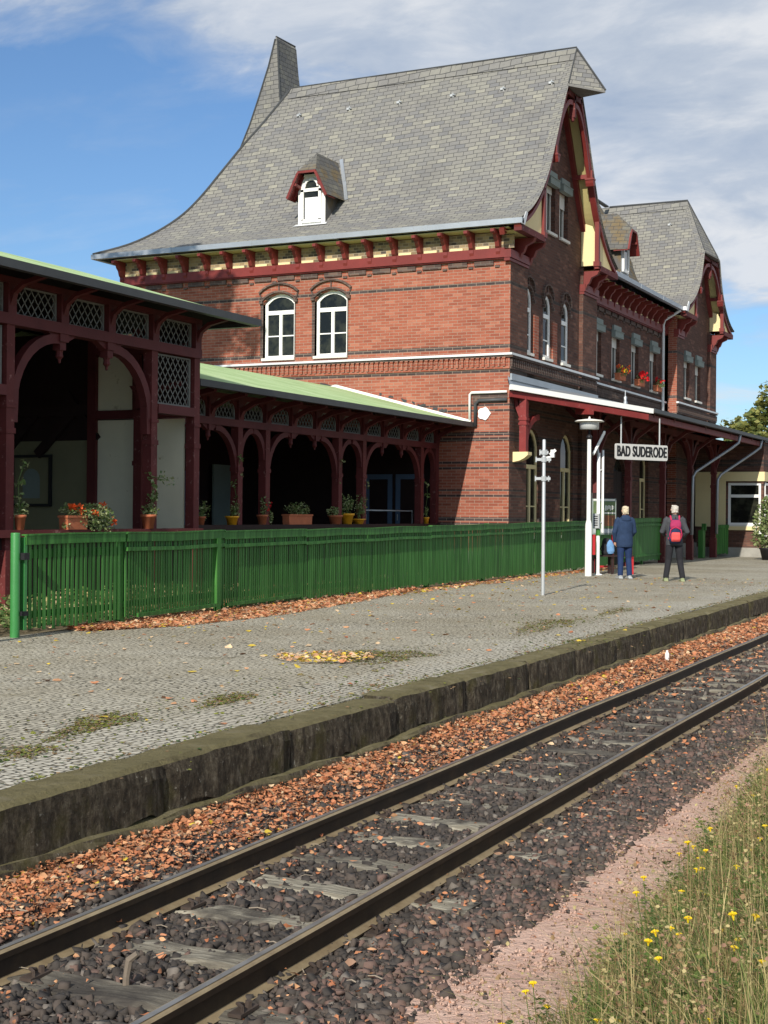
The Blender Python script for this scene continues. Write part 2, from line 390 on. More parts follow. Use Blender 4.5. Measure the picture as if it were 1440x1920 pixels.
W = bpy.data.worlds.new('World'); SC.world = W; W.use_nodes = True
t = NT.__new__(NT); t.t = W.node_tree; t.t.nodes.clear()
out = t.n('ShaderNodeOutputWorld'); bg = t.n('ShaderNodeBackground'); t.l(bg.outputs[0], out.inputs[0])
sky = t.n('ShaderNodeTexSky'); sky.sky_type = 'NISHITA'; sky.sun_disc = False
sky.sun_elevation = EL; sky.sun_rotation = math.atan2(-L.x, -L.y); sky.air_density = 1.0; sky.dust_density = .6; sky.ozone_density = 2.2; sky.altitude = 200
bg.inputs[1].default_value = .085
D = t.n('ShaderNodeTexCoord').outputs['Generated']; dx, dy, dz = t.sep(D)[:]
# a layer of cloud high above: the direction is laid on a flat ceiling, and the ceiling carries the noise
inv = t.math('DIVIDE', 1., t.math('ADD', t.math('MAXIMUM', dz, 0.), .26))
ceil = t.comb(t.math('MULTIPLY', dx, inv), t.math('MULTIPLY', dy, inv), 0.)
mp = t.n('ShaderNodeMapping'); t.l(ceil, mp.inputs[0]); mp.inputs['Rotation'].default_value = (0, 0, R(-38)); mp.inputs['Scale'].default_value = (1.0, 1.45, 1.)
mp.inputs['Location'].default_value = (1.3, .4, 0)
warp = t.n('ShaderNodeVectorMath', operation='ADD'); ws = t.n('ShaderNodeVectorMath', operation='SCALE'); ws.inputs['Scale'].default_value = .55
t.l(t.noise(mp.outputs[0], 1.1, 3, out='Color'), ws.inputs[0]); t.l(mp.outputs[0], warp.inputs[0]); t.l(ws.outputs[0], warp.inputs[1])
n1 = t.noise(warp.outputs[0], 1.15, 9, .56); n2 = t.noise(warp.outputs[0], 3.1, 7, .6)
# the bank of cloud lies over the right and the top of the view, the left stays open
az = t.math('ADD', t.math('MULTIPLY', dx, cos(YAW)), t.math('MULTIPLY', dy, sin(YAW)))
bank = t.math('ADD', t.math('MULTIPLY', az, .85), t.math('MULTIPLY', t.math('SUBTRACT', dz, .245), 2.1))
dens = t.math('ADD', t.math('ADD', n1, bank), t.math('MULTIPLY', t.math('SUBTRACT', n2, .5), .42))
fwd = t.math('ADD', t.math('MULTIPLY', dx, -sin(YAW)), t.math('MULTIPLY', dy, cos(YAW)))      # overhead and behind the sky is open
dens = t.math('ADD', dens, t.math('MAXIMUM', t.math('MINIMUM', t.math('MULTIPLY', t.math('SUBTRACT', fwd, .80), 1.3), 0.), -.6))
mask = t.ramp(dens, [(.38, 0.), (.46, .35), (.54, .92), (.72, 1.)])
wisp = t.ramp(n2, [(.50, 0.), (.80, .30)])
mask = t.math('MAXIMUM', t.sep(mask)[0], t.math('MULTIPLY', t.sep(wisp)[0], t.math('MAXIMUM', fwd, 0.)))
cc = t.ramp(t.math('ADD', t.math('MULTIPLY', n1, .55), t.math('MULTIPLY', n2, .5)), [(.40, (3.9, 4.8, 6.3)), (.50, (5.5, 6.2, 7.3)), (.58, (7.9, 8.2, 8.7))])
skyc = t.mix(1., sky.outputs[0], (.88, 1.10, 1.32), 'MULTIPLY')
t.l(t.mix(mask, skyc, cc), bg.inputs[0])
SC.view_settings.view_transform = 'Standard'; SC.view_settings.look = 'None'; SC.view_settings.exposure = .16; SC.view_settings.gamma = 1.

# ------------------------------------------------------------------ ground
def smooth_noise(x, y, f=1., seed=0):
    r = np.random.default_rng(seed); o = np.zeros_like(x)
    for k in range(7):
        a = r.uniform(0, 2 * pi); w = f * r.uniform(.6, 2.2); o += np.sin((x * cos(a) + y * sin(a)) * w * 2 * pi + r.uniform(0, 6.28)) / 7
    return o

def sheet(name, offs, s0, s1, ds, zfun, mat, kind='structure', world=False):
    o = np.asarray(offs, float); s = np.arange(s0, s1 + ds, ds); O, S = np.meshgrid(o, s)
    Z = zfun(O, S)
    X = O if world else O * cos(TA) - S * sin(TA); Y = S if world else O * sin(TA) + S * cos(TA)
    V = np.stack([X, Y, Z], -1).reshape(-1, 3); n, m = O.shape
    i = (np.arange(n - 1)[:, None] * m + np.arange(m - 1)[None]).ravel()
    Fq = np.stack([i, i + 1, i + m + 1, i + m], -1)
    ob = npmesh(name, V, Fq, [mat], smooth=True); ob['kind'] = kind; return ob

g = MB(); g.quad((-900, -400, -.75), (900, -400, -.75), (900, 1800, -.75), (-900, 1800, -.75)); tag(g.build('ground', M['earth']), kind='structure')

def bank(o): return np.interp(o, [-2.6, -2.0, -1.2, 0., 3., 8., 40.], [-.50, -.485, -.44, -.33, -.20, -.15, -.15])
def z_bed(o, s): return np.interp(o, [-4.80, -4.4, -4.1, -3.92, -3.4, -2.9, -2.5, -2.2, -1.9], [-.37, -.40, -.45, -.50, -.51, -.50, -.50, -.52, -.56]) + .018 * smooth_noise(o, s, .9, 3)
def z_sand(o, s): return bank(o) + .012 * smooth_noise(o, s, 1.1, 4) - .10 * (o < -2.45)
def z_weed(o, s): return bank(o) - .012 + .03 * smooth_noise(o, s, .5, 5) + .03 * np.clip(o + 1.6, 0, 1)
sheet('track_bed', np.arange(-4.85, -1.88, .06), -4, 62, .12, z_bed, M['ballast_bed'])
sheet('track_bed', np.arange(-4.85, -1.0, .45), 62, 200, 4, z_bed, M['ballast_bed'])
sheet('sand_path', np.arange(-2.60, -1.0, .1), -4, 62, .2, z_sand, M['sand'])
sheet('verge', np.concatenate([np.arange(-1.75, 3, .2), np.arange(3, 40, 3)]), -4, 120, .5, z_weed, M['weedground'])

g = MB()                                                        # platform paving: a slab of setts up to the fence and under the canopy
pts = [tk(-4.99, -12), tk(-4.99, 130), (-30, 130, 0), (-30, -12, 0)]
g.prism([(p[0], p[1]) for p in pts], 'Z', -.8, 0.); tag(g.build('platform', M['setts']), kind='structure')
g = MB(); g.quad((-11.25, -10, .004), (-11.25, 16, .004), (-60, 16, .004), (-60, -10, .004)); g.quad((-11.25, 16, .004), (-12.0, 33, .004), (-60, 33, .004), (-60, 16, .004))
tag(g.build('garden_ground', M['earth']), kind='structure')

# kerb stones, each a slab of its own
def kerb_stone(s0, ln, seed):
    rr = random.Random(seed); n = 12; V = []; Fq = []
    prof = [(-5.00, .0), (-4.735, .006), (-4.70, -.02), (-4.69, -.09), (-4.685, -.30), (-4.73, -.315), (-4.73, -.45), (-5.0, -.45)]
    tilt = rr.uniform(-.012, .012); dz = rr.uniform(-.010, .006); do = rr.uniform(-.012, .012)
    for i in range(n):
        e = .022 if i in (0, n - 1) else 0.
        for k, (o, z) in enumerate(prof):
            j = .009 if 2 <= k <= 5 else .003
            jz = rr.uniform(-.05, .03) if k in (4, 5, 6) else rr.uniform(-.005, .005)
            V.append(tk(o + do - e * (k < 6) + rr.uniform(-j, j), s0 + ln * (.006 + .988 * i / (n - 1)), z + dz + tilt * (i / (n - 1) - .5) + jz - e * .4))
    m = len(prof)
    for i in range(n - 1):
        for k in range(m - 1): Fq.append((i * m + k, (i + 1) * m + k, (i + 1) * m + k + 1, i * m + k + 1))
    Fq.append(tuple(range(m))); Fq.append(tuple(range((n - 1) * m, n * m))[::-1])
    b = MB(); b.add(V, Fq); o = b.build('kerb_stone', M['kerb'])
    return tag(o, 'long mossy stone slab set end to end along the platform edge', 'kerb stone', 'kerb stones along the platform edge')
s = -3.0; k = 0
while s < 90:
    ln = random.uniform(1.55, 1.95) if s < 40 else 3.6
    kerb_stone(s, ln, k); s += ln; k += 1

# rough footing that sticks out below the kerb stones
s_ = np.arange(-3, 90, .25); pr = [(-4.80, -.29), (-4.655, -.30), (-4.635, -.33), (-4.63, -.46)]
V = np.array([tk(o + (.02 * sin(s * 3.1) + .012 * sin(s * 8.7 + o * 40)) * (k > 0), s, z + .012 * sin(s * 2.3 + k) + .01 * sin(s * 7.1)) for s in s_ for k, (o, z) in enumerate(pr)]); m_ = len(pr); i_ = np.arange(len(s_) - 1)
Fq = np.concatenate([np.stack([i_ * m_ + k, (i_ + 1) * m_ + k, (i_ + 1) * m_ + k + 1, i_ * m_ + k + 1], -1) for k in range(m_ - 1)])
tag(npmesh('platform_footing', V, Fq, [M['kerb']]), kind='structure')

# ------------------------------------------------------------------ track
ZR = -.345
def rail(off, label):
    prof = [(-.055, -.140), (.055, -.140), (.055, -.130), (.012, -.115), (.009, -.045), (.032, -.034), (.033, -.008), (.025, -.001), (-.025, -.001), (-.033, -.008), (-.032, -.034), (-.009, -.045), (-.012, -.115), (-.055, -.130)]
    r = thing('rail', label, 'rail', tk(off, 0, ZR)); b = MB(); V = []; S = list(np.arange(-4, 60, 1.2)) + list(range(60, 190, 6)); m = len(prof)
    for s in S:
        w = .006 * sin(s * .7 + off)
        for o, z in prof: V.append(tk(off + o + w, s, ZR + z + .004 * sin(s * 1.1)))
    Fq = [(i * m + k, i * m + (k + 1) % m, (i + 1) * m + (k + 1) % m, (i + 1) * m + k) for i in range(len(S) - 1) for k in range(m)]
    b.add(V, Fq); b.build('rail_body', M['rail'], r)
    b = MB()
    for i in range(len(S) - 1):
        w0 = .006 * sin(S[i] * .7 + off); w1 = .006 * sin(S[i + 1] * .7 + off); z0 = ZR + .0025 + .004 * sin(S[i] * 1.1); z1 = ZR + .0025 + .004 * sin(S[i + 1] * 1.1)
        b.quad(tk(off - .017 + w0, S[i], z0), tk(off + .012 + w0, S[i], z0), tk(off + .012 + w1, S[i + 1], z1), tk(off - .017 + w1, S[i + 1], z1))
    b.build('running_surface', M['railtop'], r)
rail(-3.92, 'rusty steel rail on the platform side of the track')
rail(-2.92, 'rusty steel rail on the weed and gravel side of the track')

def make_sleeper(seed, worn):
    rr = random.Random(seed); n = 14; V = []; Fq = []
    prof = [(-.100, -.16), (-.102, -.012), (-.085, 0), (.085, 0), (.102, -.012), (.100, -.16)]
    for i in range(n):
        x = -.9 + 1.8 * i / (n - 1)
        for k, (y, z) in enumerate(prof):
            V.append((x + (rr.uniform(-.03, .03) if i in (0, n - 1) else 0), y + rr.uniform(-.010, .010), z + (rr.uniform(-.014, .008) if z > -.1 else 0)))
    m = 6
    for i in range(n - 1):
        for k in range(m): Fq.append((i * m + k, (i + 1) * m + k, (i + 1) * m + (k + 1) % m, i * m + (k + 1) % m))
    Fq.append(tuple(range(m))); Fq.append(tuple(range((n - 1) * m, n * m))[::-1])
    b = MB(); b.add(V, Fq); return b
def clip_mb(x, sd):
    b = MB(); b.box(x - .03, x + .03, -.07, .07, .0, .014); b.tube([(x - .02 * sd, -.04, .012), (x - .02 * sd, -.04, .034), (x + .015 * sd, -.02, .038), (x + .015 * sd, .02, .024)], .008, 6)
    b.lathe([(.0, .038), (.014, .038), (.016, .01)], (x - .005 * sd, .03, 0), 6); return b
protos = []
for q in range(4):
    o = thing('sleeper', 'worn grey timber sleeper bedded in dark ballast between the rails', 'sleeper', (0, 0, 0), 'sleepers under the rails')
    ob = make_sleeper(q, .5).build('beam', M['sleeper'], o)
    for x, sd in ((-.575, 1), (-.385, -1), (.425, 1), (.615, -1)): clip_mb(x, sd).build('rail_clip', M['clip'], o)
    protos.append(o)
def bare(o):
    c = o.copy(); COL.objects.link(c); ch = [x for x in o.children if x.name.startswith('beam')][0]; d = ch.copy(); COL.objects.link(d); d.parent = c; return c
k = 0; s = 2.45
while s < 58:
    src = protos[(k * 7 + k // 3) % 4]
    o = copy_tree(src) if s < 26 else bare(src)
    o.location = tk(-3.44 + random.uniform(-.03, .03), s + random.uniform(-.03, .03), -.476 + random.uniform(-.016, .004)); o.rotation_euler = (0, random.uniform(-.008, .008), TA + random.uniform(-.02, .02) + (pi if k % 2 else 0))
    if k % 2:   # the fastening spots sit a little off centre, so turn back
        o.rotation_euler = (0, 0, TA + random.uniform(-.02, .02))
    s += .6; k += 1
for o in protos:
    for c in list(o.children): bpy.data.objects.remove(c)
    bpy.data.objects.remove(o)

# ------------------------------------------------------------------ scattered stuff
def rotmats(n, amax=pi, flat=False):
    a = RNG.uniform(0, 2 * pi, n); c, s_ = np.cos(a), np.sin(a); Rz = np.zeros((n, 3, 3)); Rz[:, 0, 0] = c; Rz[:, 0, 1] = -s_; Rz[:, 1, 0] = s_; Rz[:, 1, 1] = c; Rz[:, 2, 2] = 1
    b = RNG.normal(0, amax, n); c, s_ = np.cos(b), np.sin(b); Rx = np.zeros((n, 3, 3)); Rx[:, 0, 0] = 1; Rx[:, 1, 1] = c; Rx[:, 1, 2] = -s_; Rx[:, 2, 1] = s_; Rx[:, 2, 2] = c
    return Rz @ Rx
def toworld(O, S): return O * cos(TA) - S * sin(TA), O * sin(TA) + S * cos(TA)

def stones(name, O, S, Z, size, mats, probs):
    n = len(O); cube = np.array([(x, y, z) for z in (-1, 1) for y in (-1, 1) for x in (-1, 1)], float)
    FQ = np.array([(0, 2, 3, 1), (4, 5, 7, 6), (0, 1, 5, 4), (2, 6, 7, 3), (0, 4, 6, 2), (1, 3, 7, 5)])
    V = cube[None] * (1 + RNG.uniform(-.60, .30, (n, 8, 3))); V *= (size * (.40 + 1.05 * RNG.random(n) ** 1.6))[:, None, None] * RNG.uniform(.45, 1.25, (n, 1, 3)) * .5
    V = np.einsum('nij,nkj->nki', rotmats(n, 1.2), V); X, Y = toworld(O, S)
    V += np.stack([X, Y, Z], -1)[:, None]; FF = (np.arange(n)[:, None, None] * 8 + FQ[None]).reshape(-1, 4)
    mi = np.repeat(RNG.choice(len(mats), n, p=probs), 6)
    return tag(npmesh(name, V.reshape(-1, 3), FF, mats, mi), kind='stuff')

def flakes(name, X, Y, Z, ln, mats, probs, tilt=.45, curl=.35, wid=.36):
    n = len(X); B = np.zeros((n, 6, 3)); l = ln * (.42 + 1.15 * RNG.random(n) ** 1.4); w = l * RNG.uniform(wid * .6, wid * 1.3, n); cu = RNG.uniform(-curl, curl, n) * 2.2; tw = RNG.uniform(-1, 1, n) * curl * 2.4
    for q, (tt, sd, ww) in enumerate(((0, 0, 0), (.34, 1, .95), (.36, -1, 1.), (.70, 1, .85), (.66, -1, .8), (1, 0, 0))):
        a_ = tw * (tt - .4); jj = RNG.uniform(.75, 1.25, n); B[:, q, 0] = l * (tt - .5) * (1 - .25 * np.abs(cu)); B[:, q, 1] = sd * ww * w * np.cos(a_) * jj + l * .10 * tw * (tt - .5) ** 2; B[:, q, 2] = l * cu * (tt - .5) ** 2 + sd * ww * w * np.sin(a_) * jj
    V = np.einsum('nij,nkj->nki', rotmats(n, tilt), B); V += np.stack([X, Y, Z], -1)[:, None]
    Ft = (np.arange(n)[:, None, None] * 6 + np.array([(0, 2, 1), (1, 2, 4), (1, 4, 3), (3, 4, 5)])[None]).reshape(-1, 3)
    mi = np.repeat(RNG.choice(len(mats), n, p=probs), 4)
    return tag(npmesh(name, V.reshape(-1, 3), Ft, mats, mi), kind='stuff')

def U(n, a, b): return RNG.uniform(a, b, n)
O = np.concatenate([U(56000, -4.45, -2.3), U(15000, -4.5, -2.25), U(3600, -2.55, -2.2)]); S = np.concatenate([U(56000, 3.2, 12.5), U(15000, 12, 34), U(3600, 3.2, 14)])
keep = ~((O > -4.3) & (O < -2.6) & (np.abs(((S - 2.45 + .3) % .6) - .3) < .115) & (RNG.random(len(O)) < .78)); O, S = O[keep], S[keep]
zz = np.where(O > -2.5, np.maximum(z_bed(O, S), bank(O) - .02), z_bed(O, S))
zz = zz - .004 + .018 * (RNG.random(len(O)) < .25); rt = (O > -2.72) & (RNG.random(len(O)) < .75)
SM = [M['stone_a'], M['stone_b'], M['stone_c'], M['stone_d']]
for q_, pb in ((~rt, [.56, .32, .05, .07]), (rt, [.20, .38, .32, .10])): stones('ballast_gravel', O[q_], S[q_], zz[q_], np.where(S[q_] < 12.5, .039, .056), SM, pb)
# finer red chips where ballast turns into the path
n = 5200; O = U(n, -2.8, -2.2); S = 3.2 + 13 * RNG.random(n) ** 1.2
stones('path_gravel', O, S, np.maximum(z_bed(O, S), bank(O)) + .004, np.full(n, .034), [M['stone_a'], M['stone_b'], M['stone_c']], [.1, .35, .55])
n = 16000; O = U(n, -2.4, -1.2); S = 3.2 + 14 * RNG.random(n) ** 1.1
stones('path_gravel', O, S, bank(O) + .002, np.full(n, .013), [M['sand'], M['stone_c'], M['stone_b']], [.80, .14, .06])

LM = [M['leaf%d' % i] for i in range(5)] + [M['leafy']]
def lz(O, S): return np.maximum(z_bed(O, S), -.6)
n = 62000; S = 3.5 + 46 * RNG.random(n) ** 1.5; e = RNG.random(n) ** 1.35
wd = np.interp(S, [3, 6, 9, 14, 50], [.62, .55, .72, .80, .78]); O = -4.72 + e * wd; kp = smooth_noise(O, S, 1.3, 21) + .5 * smooth_noise(O, S, 3.5, 22) - .9 * (e - .35) > RNG.uniform(-1.6, -.1, n); O, S = O[kp], S[kp]; n = len(O)
flakes('fallen_leaves', *toworld(O, S), lz(O, S) + U(n, .012, .055), np.interp(S, [4, 10, 30], [.036, .045, .08]), LM, [.36, .25, .15, .18, .05, .01], .7, .55, .24)
n = 2000; S = 3.6 + 34 * RNG.random(n) ** 1.4; O = U(n, -4.3, -2.1)
O = np.where(RNG.random(n) < .55, -3.82 + np.abs(RNG.normal(0, .16, n)), O); O = np.where(RNG.random(n) < .3, -2.82 + np.abs(RNG.normal(0, .13, n)), O)
flakes('fallen_leaves', *toworld(O, S), lz(O, S) + U(n, .03, .055), np.interp(S, [4, 10, 30], [.036, .048, .09]), LM, [.40, .24, .18, .10, .07, .01], .7, .6, .22)
n = 380; S = 3.6 + 16 * RNG.random(n) ** 1.4; O = U(n, -2.7, -2.0)
flakes('fallen_leaves', *toworld(O, S), np.maximum(z_bed(O, S), bank(O)) + .03, np.full(n, .038), LM, [.36, .30, .14, .14, .05, .01], .6, .5, .24)
# twigs and pale bits between the stones
tw = MB()
for q in range(85):
    s = 3.8 + 14 * random.random() ** 1.6; o = random.uniform(-4.6, -1.8); a = random.uniform(0, pi); l = random.uniform(.05, .15); p = tk(o, s, max(float(z_bed(np.array(o), np.array(s))), float(bank(o)) if o > -2.5 else -9) + .045)
    tw.tube([(p[0] - l * cos(a) / 2, p[1] - l * sin(a) / 2, p[2]), (p[0] + random.uniform(-.004, .004), p[1], p[2] + .004), (p[0] + l * cos(a) / 2, p[1] + l * sin(a) / 2, p[2] - .006)], random.uniform(.0015, .003), 4)
tag(tw.build('twig_litter', paint('dry_twig', (.30, .25, .19), .3, 4., .9)), kind='stuff')

FP = [(-11.1, 13.1), (-11.1, 15.2), (-11.4, 19.), (-11.6, 26.), (-12.0, 39.8)]            # line of the green fence
def fx(y): return np.interp(y, [p[1] for p in FP], [p[0] for p in FP])
n = 9000; Y = 14.2 + 11 * RNG.random(n) ** 1.3; wd = np.interp(Y, [14, 15.5, 18, 21, 25], [.25, .85, 1.15, .85, .2]); X = fx(Y) - .15 + RNG.random(n) ** 1.2 * wd + .05
flakes('fallen_leaves', X, Y, .008 + .05 * RNG.random(n) * np.interp(X - fx(Y), [0, .7], [1, .2]), np.full(n, .07), LM, [.34, .18, .22, .12, .12, .02], .5, .4, .28)
n = 1500; Y = U(n, 22, 39); X = fx(Y) + RNG.random(n) ** 2 * .5
flakes('fallen_leaves', X, Y, np.full(n, .015), np.full(n, .09), LM, [.25, .1, .25, .15, .15, .1], .3)
n = 2600; Y = U(n, 8, 34); X = U(n, -12., -5.2); kp = X > fx(Y) + .1; X, Y = X[kp], Y[kp]; n = len(X)
kp = RNG.random(n) < np.interp(X - fx(Y), [0, 2.5, 7], [1., .5, .22]); X, Y = X[kp], Y[kp]; n = len(X)
flakes('fallen_leaves', X, Y, np.full(n, .012), np.full(n, .065), LM, [.12, .05, .22, .07, .22, .32], .3, .2)

# moss patches between the setts (px of the photo: by the kerb and in the middle of the platform)
def moss(cx, cy, a, b, rot, n, yl=0):
    th = U(n, 0, 2 * pi); r = np.sqrt(RNG.random(n)) * (1 + .25 * np.sin(th * 3 + cx) + .15 * np.sin(th * 7)); ux, uy = r * a * np.cos(th), r * b * np.sin(th)
    X = cx + ux * cos(rot) - uy * sin(rot); Y = cy + ux * sin(rot) + uy * cos(rot)
    flakes('moss_patch', X, Y, .003 + .007 * RNG.random(n), np.full(n, .024), [M['moss'], M['weed0'], M['weed3'], M['earth']], [.44, .08, .22, .26], .25)
    if yl:
        k = yl; th = U(k, 0, 2 * pi); r = np.sqrt(RNG.random(k)); X = cx - .35 + r * a * np.cos(th) * 1.0; Y = cy - .5 + r * b * np.sin(th) * .9
        flakes('fallen_leaves', X, Y, np.full(k, .03), np.full(k, .06), LM, [.05, .0, .25, .05, .30, .35], .4)
n = 2600; a = U(n, 0, 6.28); q = np.abs(RNG.normal(0, 1, n)); cx = RNG.choice([-6.55, -6.1, -6.0, -5.75, -6.4, -6.4, -5.4, -5.3], n); cyv = {-6.55: 13.35, -6.1: 8.05, -6.0: 9.6, -5.75: 6.9, -6.4: 19., -5.4: 11., -5.3: 16.}; cy = np.array([cyv[float(c)] for c in cx])
flakes('moss_patch', cx + .45 * q * np.cos(a), cy + 1.1 * q * np.sin(a), .004 + .006 * RNG.random(n), np.full(n, .03), [M['moss'], M['weed3'], M['weed4']], [.5, .3, .2], .25)
n = 1800; S = U(n, 4.5, 40); O = -5.0 - np.abs(RNG.normal(0, .05, n)); flakes('moss_patch', *toworld(O, S), np.full(n, .006), np.full(n, .03), [M['moss'], M['weed4'], M['weed3']], [.5, .25, .25], .3)
moss(-6.5, 13.3, .50, .66, .3, 2600, 380)
moss(-6.1, 8.05, .17, .60, .25, 1500); moss(-6.0, 9.6, .13, .45, .2, 700); moss(-5.75, 6.9, .15, .3, .2, 500)
moss(-6.4, 18.0, .28, 1.25, .15, 1500); moss(-6.4, 21.3, .16, 1.1, .1, 800)

# ------------------------------------------------------------------ weeds on the right
def blades(name, X, Y, Z, H, wid, mats, probs, lean=.35):
    n = len(X); a = U(n, 0, 2 * pi); ln = np.abs(RNG.normal(0, lean, n)); dxv, dyv = np.cos(a) * ln, np.sin(a) * ln; pa = a + pi / 2 + RNG.normal(0, .5, n); px, py = np.cos(pa), np.sin(pa)
    V = np.zeros((n, 5, 3)); base = np.stack([X, Y, Z], -1); wv = np.stack([px, py, np.zeros(n)], -1) * (wid * .5)[:, None]
    mid = base + np.stack([dxv * H * .35, dyv * H * .35, H * .58], -1); tip = base + np.stack([dxv * H * 1.15, dyv * H * 1.15, H * (1 - ln * .25)], -1)
    V[:, 0] = base - wv; V[:, 1] = base + wv; V[:, 2] = mid + wv * .75; V[:, 3] = mid - wv * .75; V[:, 4] = tip
    Ft = (np.arange(n)[:, None, None] * 5 + np.array([(0, 1, 2), (0, 2, 3), (3, 2, 4)])[None]).reshape(-1, 3)
    mi = np.repeat(RNG.choice(len(mats), n, p=probs), 3)
    return tag(npmesh(name, V.reshape(-1, 3), Ft, mats, mi), kind='stuff'), tip
WM = [M['weed%d' % i] for i in range(5)]
def weed_pos(n, s0, s1, pw=1.2):
    S = s0 + (s1 - s0) * RNG.random(n) ** pw; edge = np.interp(S, [4, 7, 10, 14, 25, 60], [-1.62, -1.74, -1.86, -1.95, -2.0, -2.05])
    wmax = np.clip(-.171 * S + 1.3 - edge, .5, 3.); e = RNG.random(n) ** 1.1; O = edge + e * wmax
    cl = smooth_noise(O, S, .8, 9) + .6 * smooth_noise(O, S, 2.1, 12); k = (cl + 1.1 * np.clip(O - edge, 0, 1.0) - .25 > RNG.uniform(-.75, .35, n)); return O[k], S[k], (O - edge)[k], cl[k]
O, S, E, Cc = weed_pos(150000, 3.4, 24, 1.6); n = len(O); X, Y = toworld(O, S)
H = np.clip(np.interp(E, [0, .25, .7, 1.5], [.10, .30, .52, .60]) * (1 + .5 * Cc), .05, .95) * U(n, .35, 1.25)
blades('weeds', X, Y, z_weed(O, S) - .02, H, np.interp(S, [4, 12, 24], [.0042, .007, .012]) * U(n, .5, 1.7), WM, [.26, .24, .32, .12, .06], .6)
O, S, E, Cc = weed_pos(14000, 20, 60, 1.); n = len(O); X, Y = toworld(O, S)
blades('weeds', X, Y, z_weed(O, S) - .02, np.clip(.35 * (1 + .5 * Cc), .1, .8) * U(n, .5, 1.2), np.full(n, .022), WM, [.30, .26, .28, .10, .06])
# broad leaves low down and dry seed heads on tall stalks
O, S, E, Cc = weed_pos(60000, 3.4, 18, 1.5); n = len(O); X, Y = toworld(O, S)
flakes('weed_leaves', X, Y, z_weed(O, S) + .5 * RNG.random(n) ** 1.7 * np.clip(E + .25, .1, 1), np.interp(S, [4, 10], [.021, .034]), WM, [.46, .26, .05, .05, .18], .9, .3, .3)
O, S, E, Cc = weed_pos(3200, 3.4, 20, 1.4); n = len(O); X, Y = toworld(O, S)
Hs = np.clip(np.interp(E, [0, .6], [.30, .68]) * (1 + .4 * Cc), .15, 1.0) * U(n, .7, 1.3)
_, tip = blades('dry_stalks', X, Y, z_weed(O, S) - .02, Hs, np.full(n, .005), [M['weed2'], M['weed3']], [.7, .3], .18)
tp = np.repeat(tip, 9, 0) + RNG.normal(0, 1, (n * 9, 3)) * np.array([.012, .012, .035])
flakes('seed_heads', tp[:, 0], tp[:, 1], tp[:, 2], np.full(len(tp), .013), [M['weed2'], M['weed3'], M['leaf3']], [.42, .38, .20], 1.0)
# bushy little plants and brown dead heads among the grass
def bushes(name, nb, per, mats, pr, s0, s1, size, hh):
    O, S, E, Cc = weed_pos(nb, s0, s1, 1.4); nb = len(O); X, Y = toworld(O, S); Z = z_weed(O, S); h_ = hh * U(nb, .5, 1.3) * np.clip(.5 + E, .4, 1.2); r_ = U(nb, .03, .10)
    i = np.repeat(np.arange(nb), per); n = len(i); tt = RNG.random(n); a = U(n, 0, 6.28); rr = r_[i] * np.sqrt(RNG.random(n)) * (1.15 - .6 * tt)
    mi = np.repeat(RNG.choice(len(mats), nb, p=pr), per); lx, ly = U(nb, -.15, .15), U(nb, -.15, .15)
    for m in range(len(mats)):
        q = mi == m
        flakes(name, (X[i] + rr * np.cos(a) + lx[i] * tt * h_[i] * 2)[q], (Y[i] + rr * np.sin(a) + ly[i] * tt * h_[i] * 2)[q], (Z[i] + tt * h_[i])[q], np.full(q.sum(), size), [mats[m], WM[0]], [.85, .15], .9, .3, .26)
bushes('weed_bushes', 900, 70, [WM[0], WM[1], WM[4]], [.45, .3, .25], 3.4, 14, .026, .38)
bushes('dead_weeds', 260, 34, [WM[3], M['leaf3']], [.6, .4], 3.4, 13, .016, .50)
# yellow composite flowers
def flower_proto():
    o = thing('wildflower', 'small yellow daisy-like wildflower on a thin stem among the trackside weeds', 'wildflower', (0, 0, 0), 'yellow wildflowers in the trackside weeds')
    b = MB(); b.tube([(0, 0, 0), (.01, .005, .22), (.0, .0, .44)], .0022, 5); b.build('stem', M['weed0'], o)
    b = MB()
    for k in range(11):
        a = 2 * pi * k / 11; c, s_ = cos(a), sin(a); r0, r1 = .003, .021
        b.quad((c * r0, s_ * r0, .44), (c * .013 - s_ * .005, s_ * .013 + c * .005, .446), (c * r1, s_ * r1, .443), (c * .013 + s_ * .005, s_ * .013 - c * .005, .446))
    b.lathe([(0, .449), (.006, .447), (.007, .44), (.003, .432)], (0, 0, 0), 8); b.build('flower_head', M['yellowpetal'], o); return o
fp = flower_proto(); first = True; rf = random.Random(5); nf = 0
while nf < 95:
    s = 4.0 + 7.5 * rf.random() ** 1.2; o_ = rf.uniform(-1.7, .4)
    if o_ > -.171 * s + .35 or o_ < -1.55: continue
    o = fp if first else copy_tree(fp); first = False; p = tk(o_, s, float(bank(o_)) - .03); o.location = p
    k = rf.uniform(.8, 1.5) * min(1.3, .70 + .55 * (o_ + 1.6)); o.scale = (.68, .68, k); o.rotation_euler = (rf.uniform(-.2, .2), rf.uniform(-.2, .2), rf.uniform(0, 6)); nf += 1
# crooked stick standing in the ballast
st = MB(); q = tk(-3.42, 4.92, -.5); st.tube([(q[0], q[1], q[2] - .04), (q[0] + .004, q[1], q[2] + .06), (q[0] + .01, q[1] + .01, q[2] + .125), (q[0] + .045, q[1] + .02, q[2] + .155)], [.016, .015, .017, .012], 7)
tag(st.build('stick', paint('weathered_stick', (.16, .13, .10), .4, 9., .9)), 'short crooked weathered stick standing upright in the ballast between the rails', 'stick')
wb = MB(); q = tk(-4.42, 18.35, -.40); wb.lathe([(0, .0), (.028, .0), (.028, .09), (.014, .12), (.014, .14), (0, .14)], q, 10); tag(wb.build('bottle', M['white']), 'small white bottle standing at the foot of the platform wall', 'bottle')
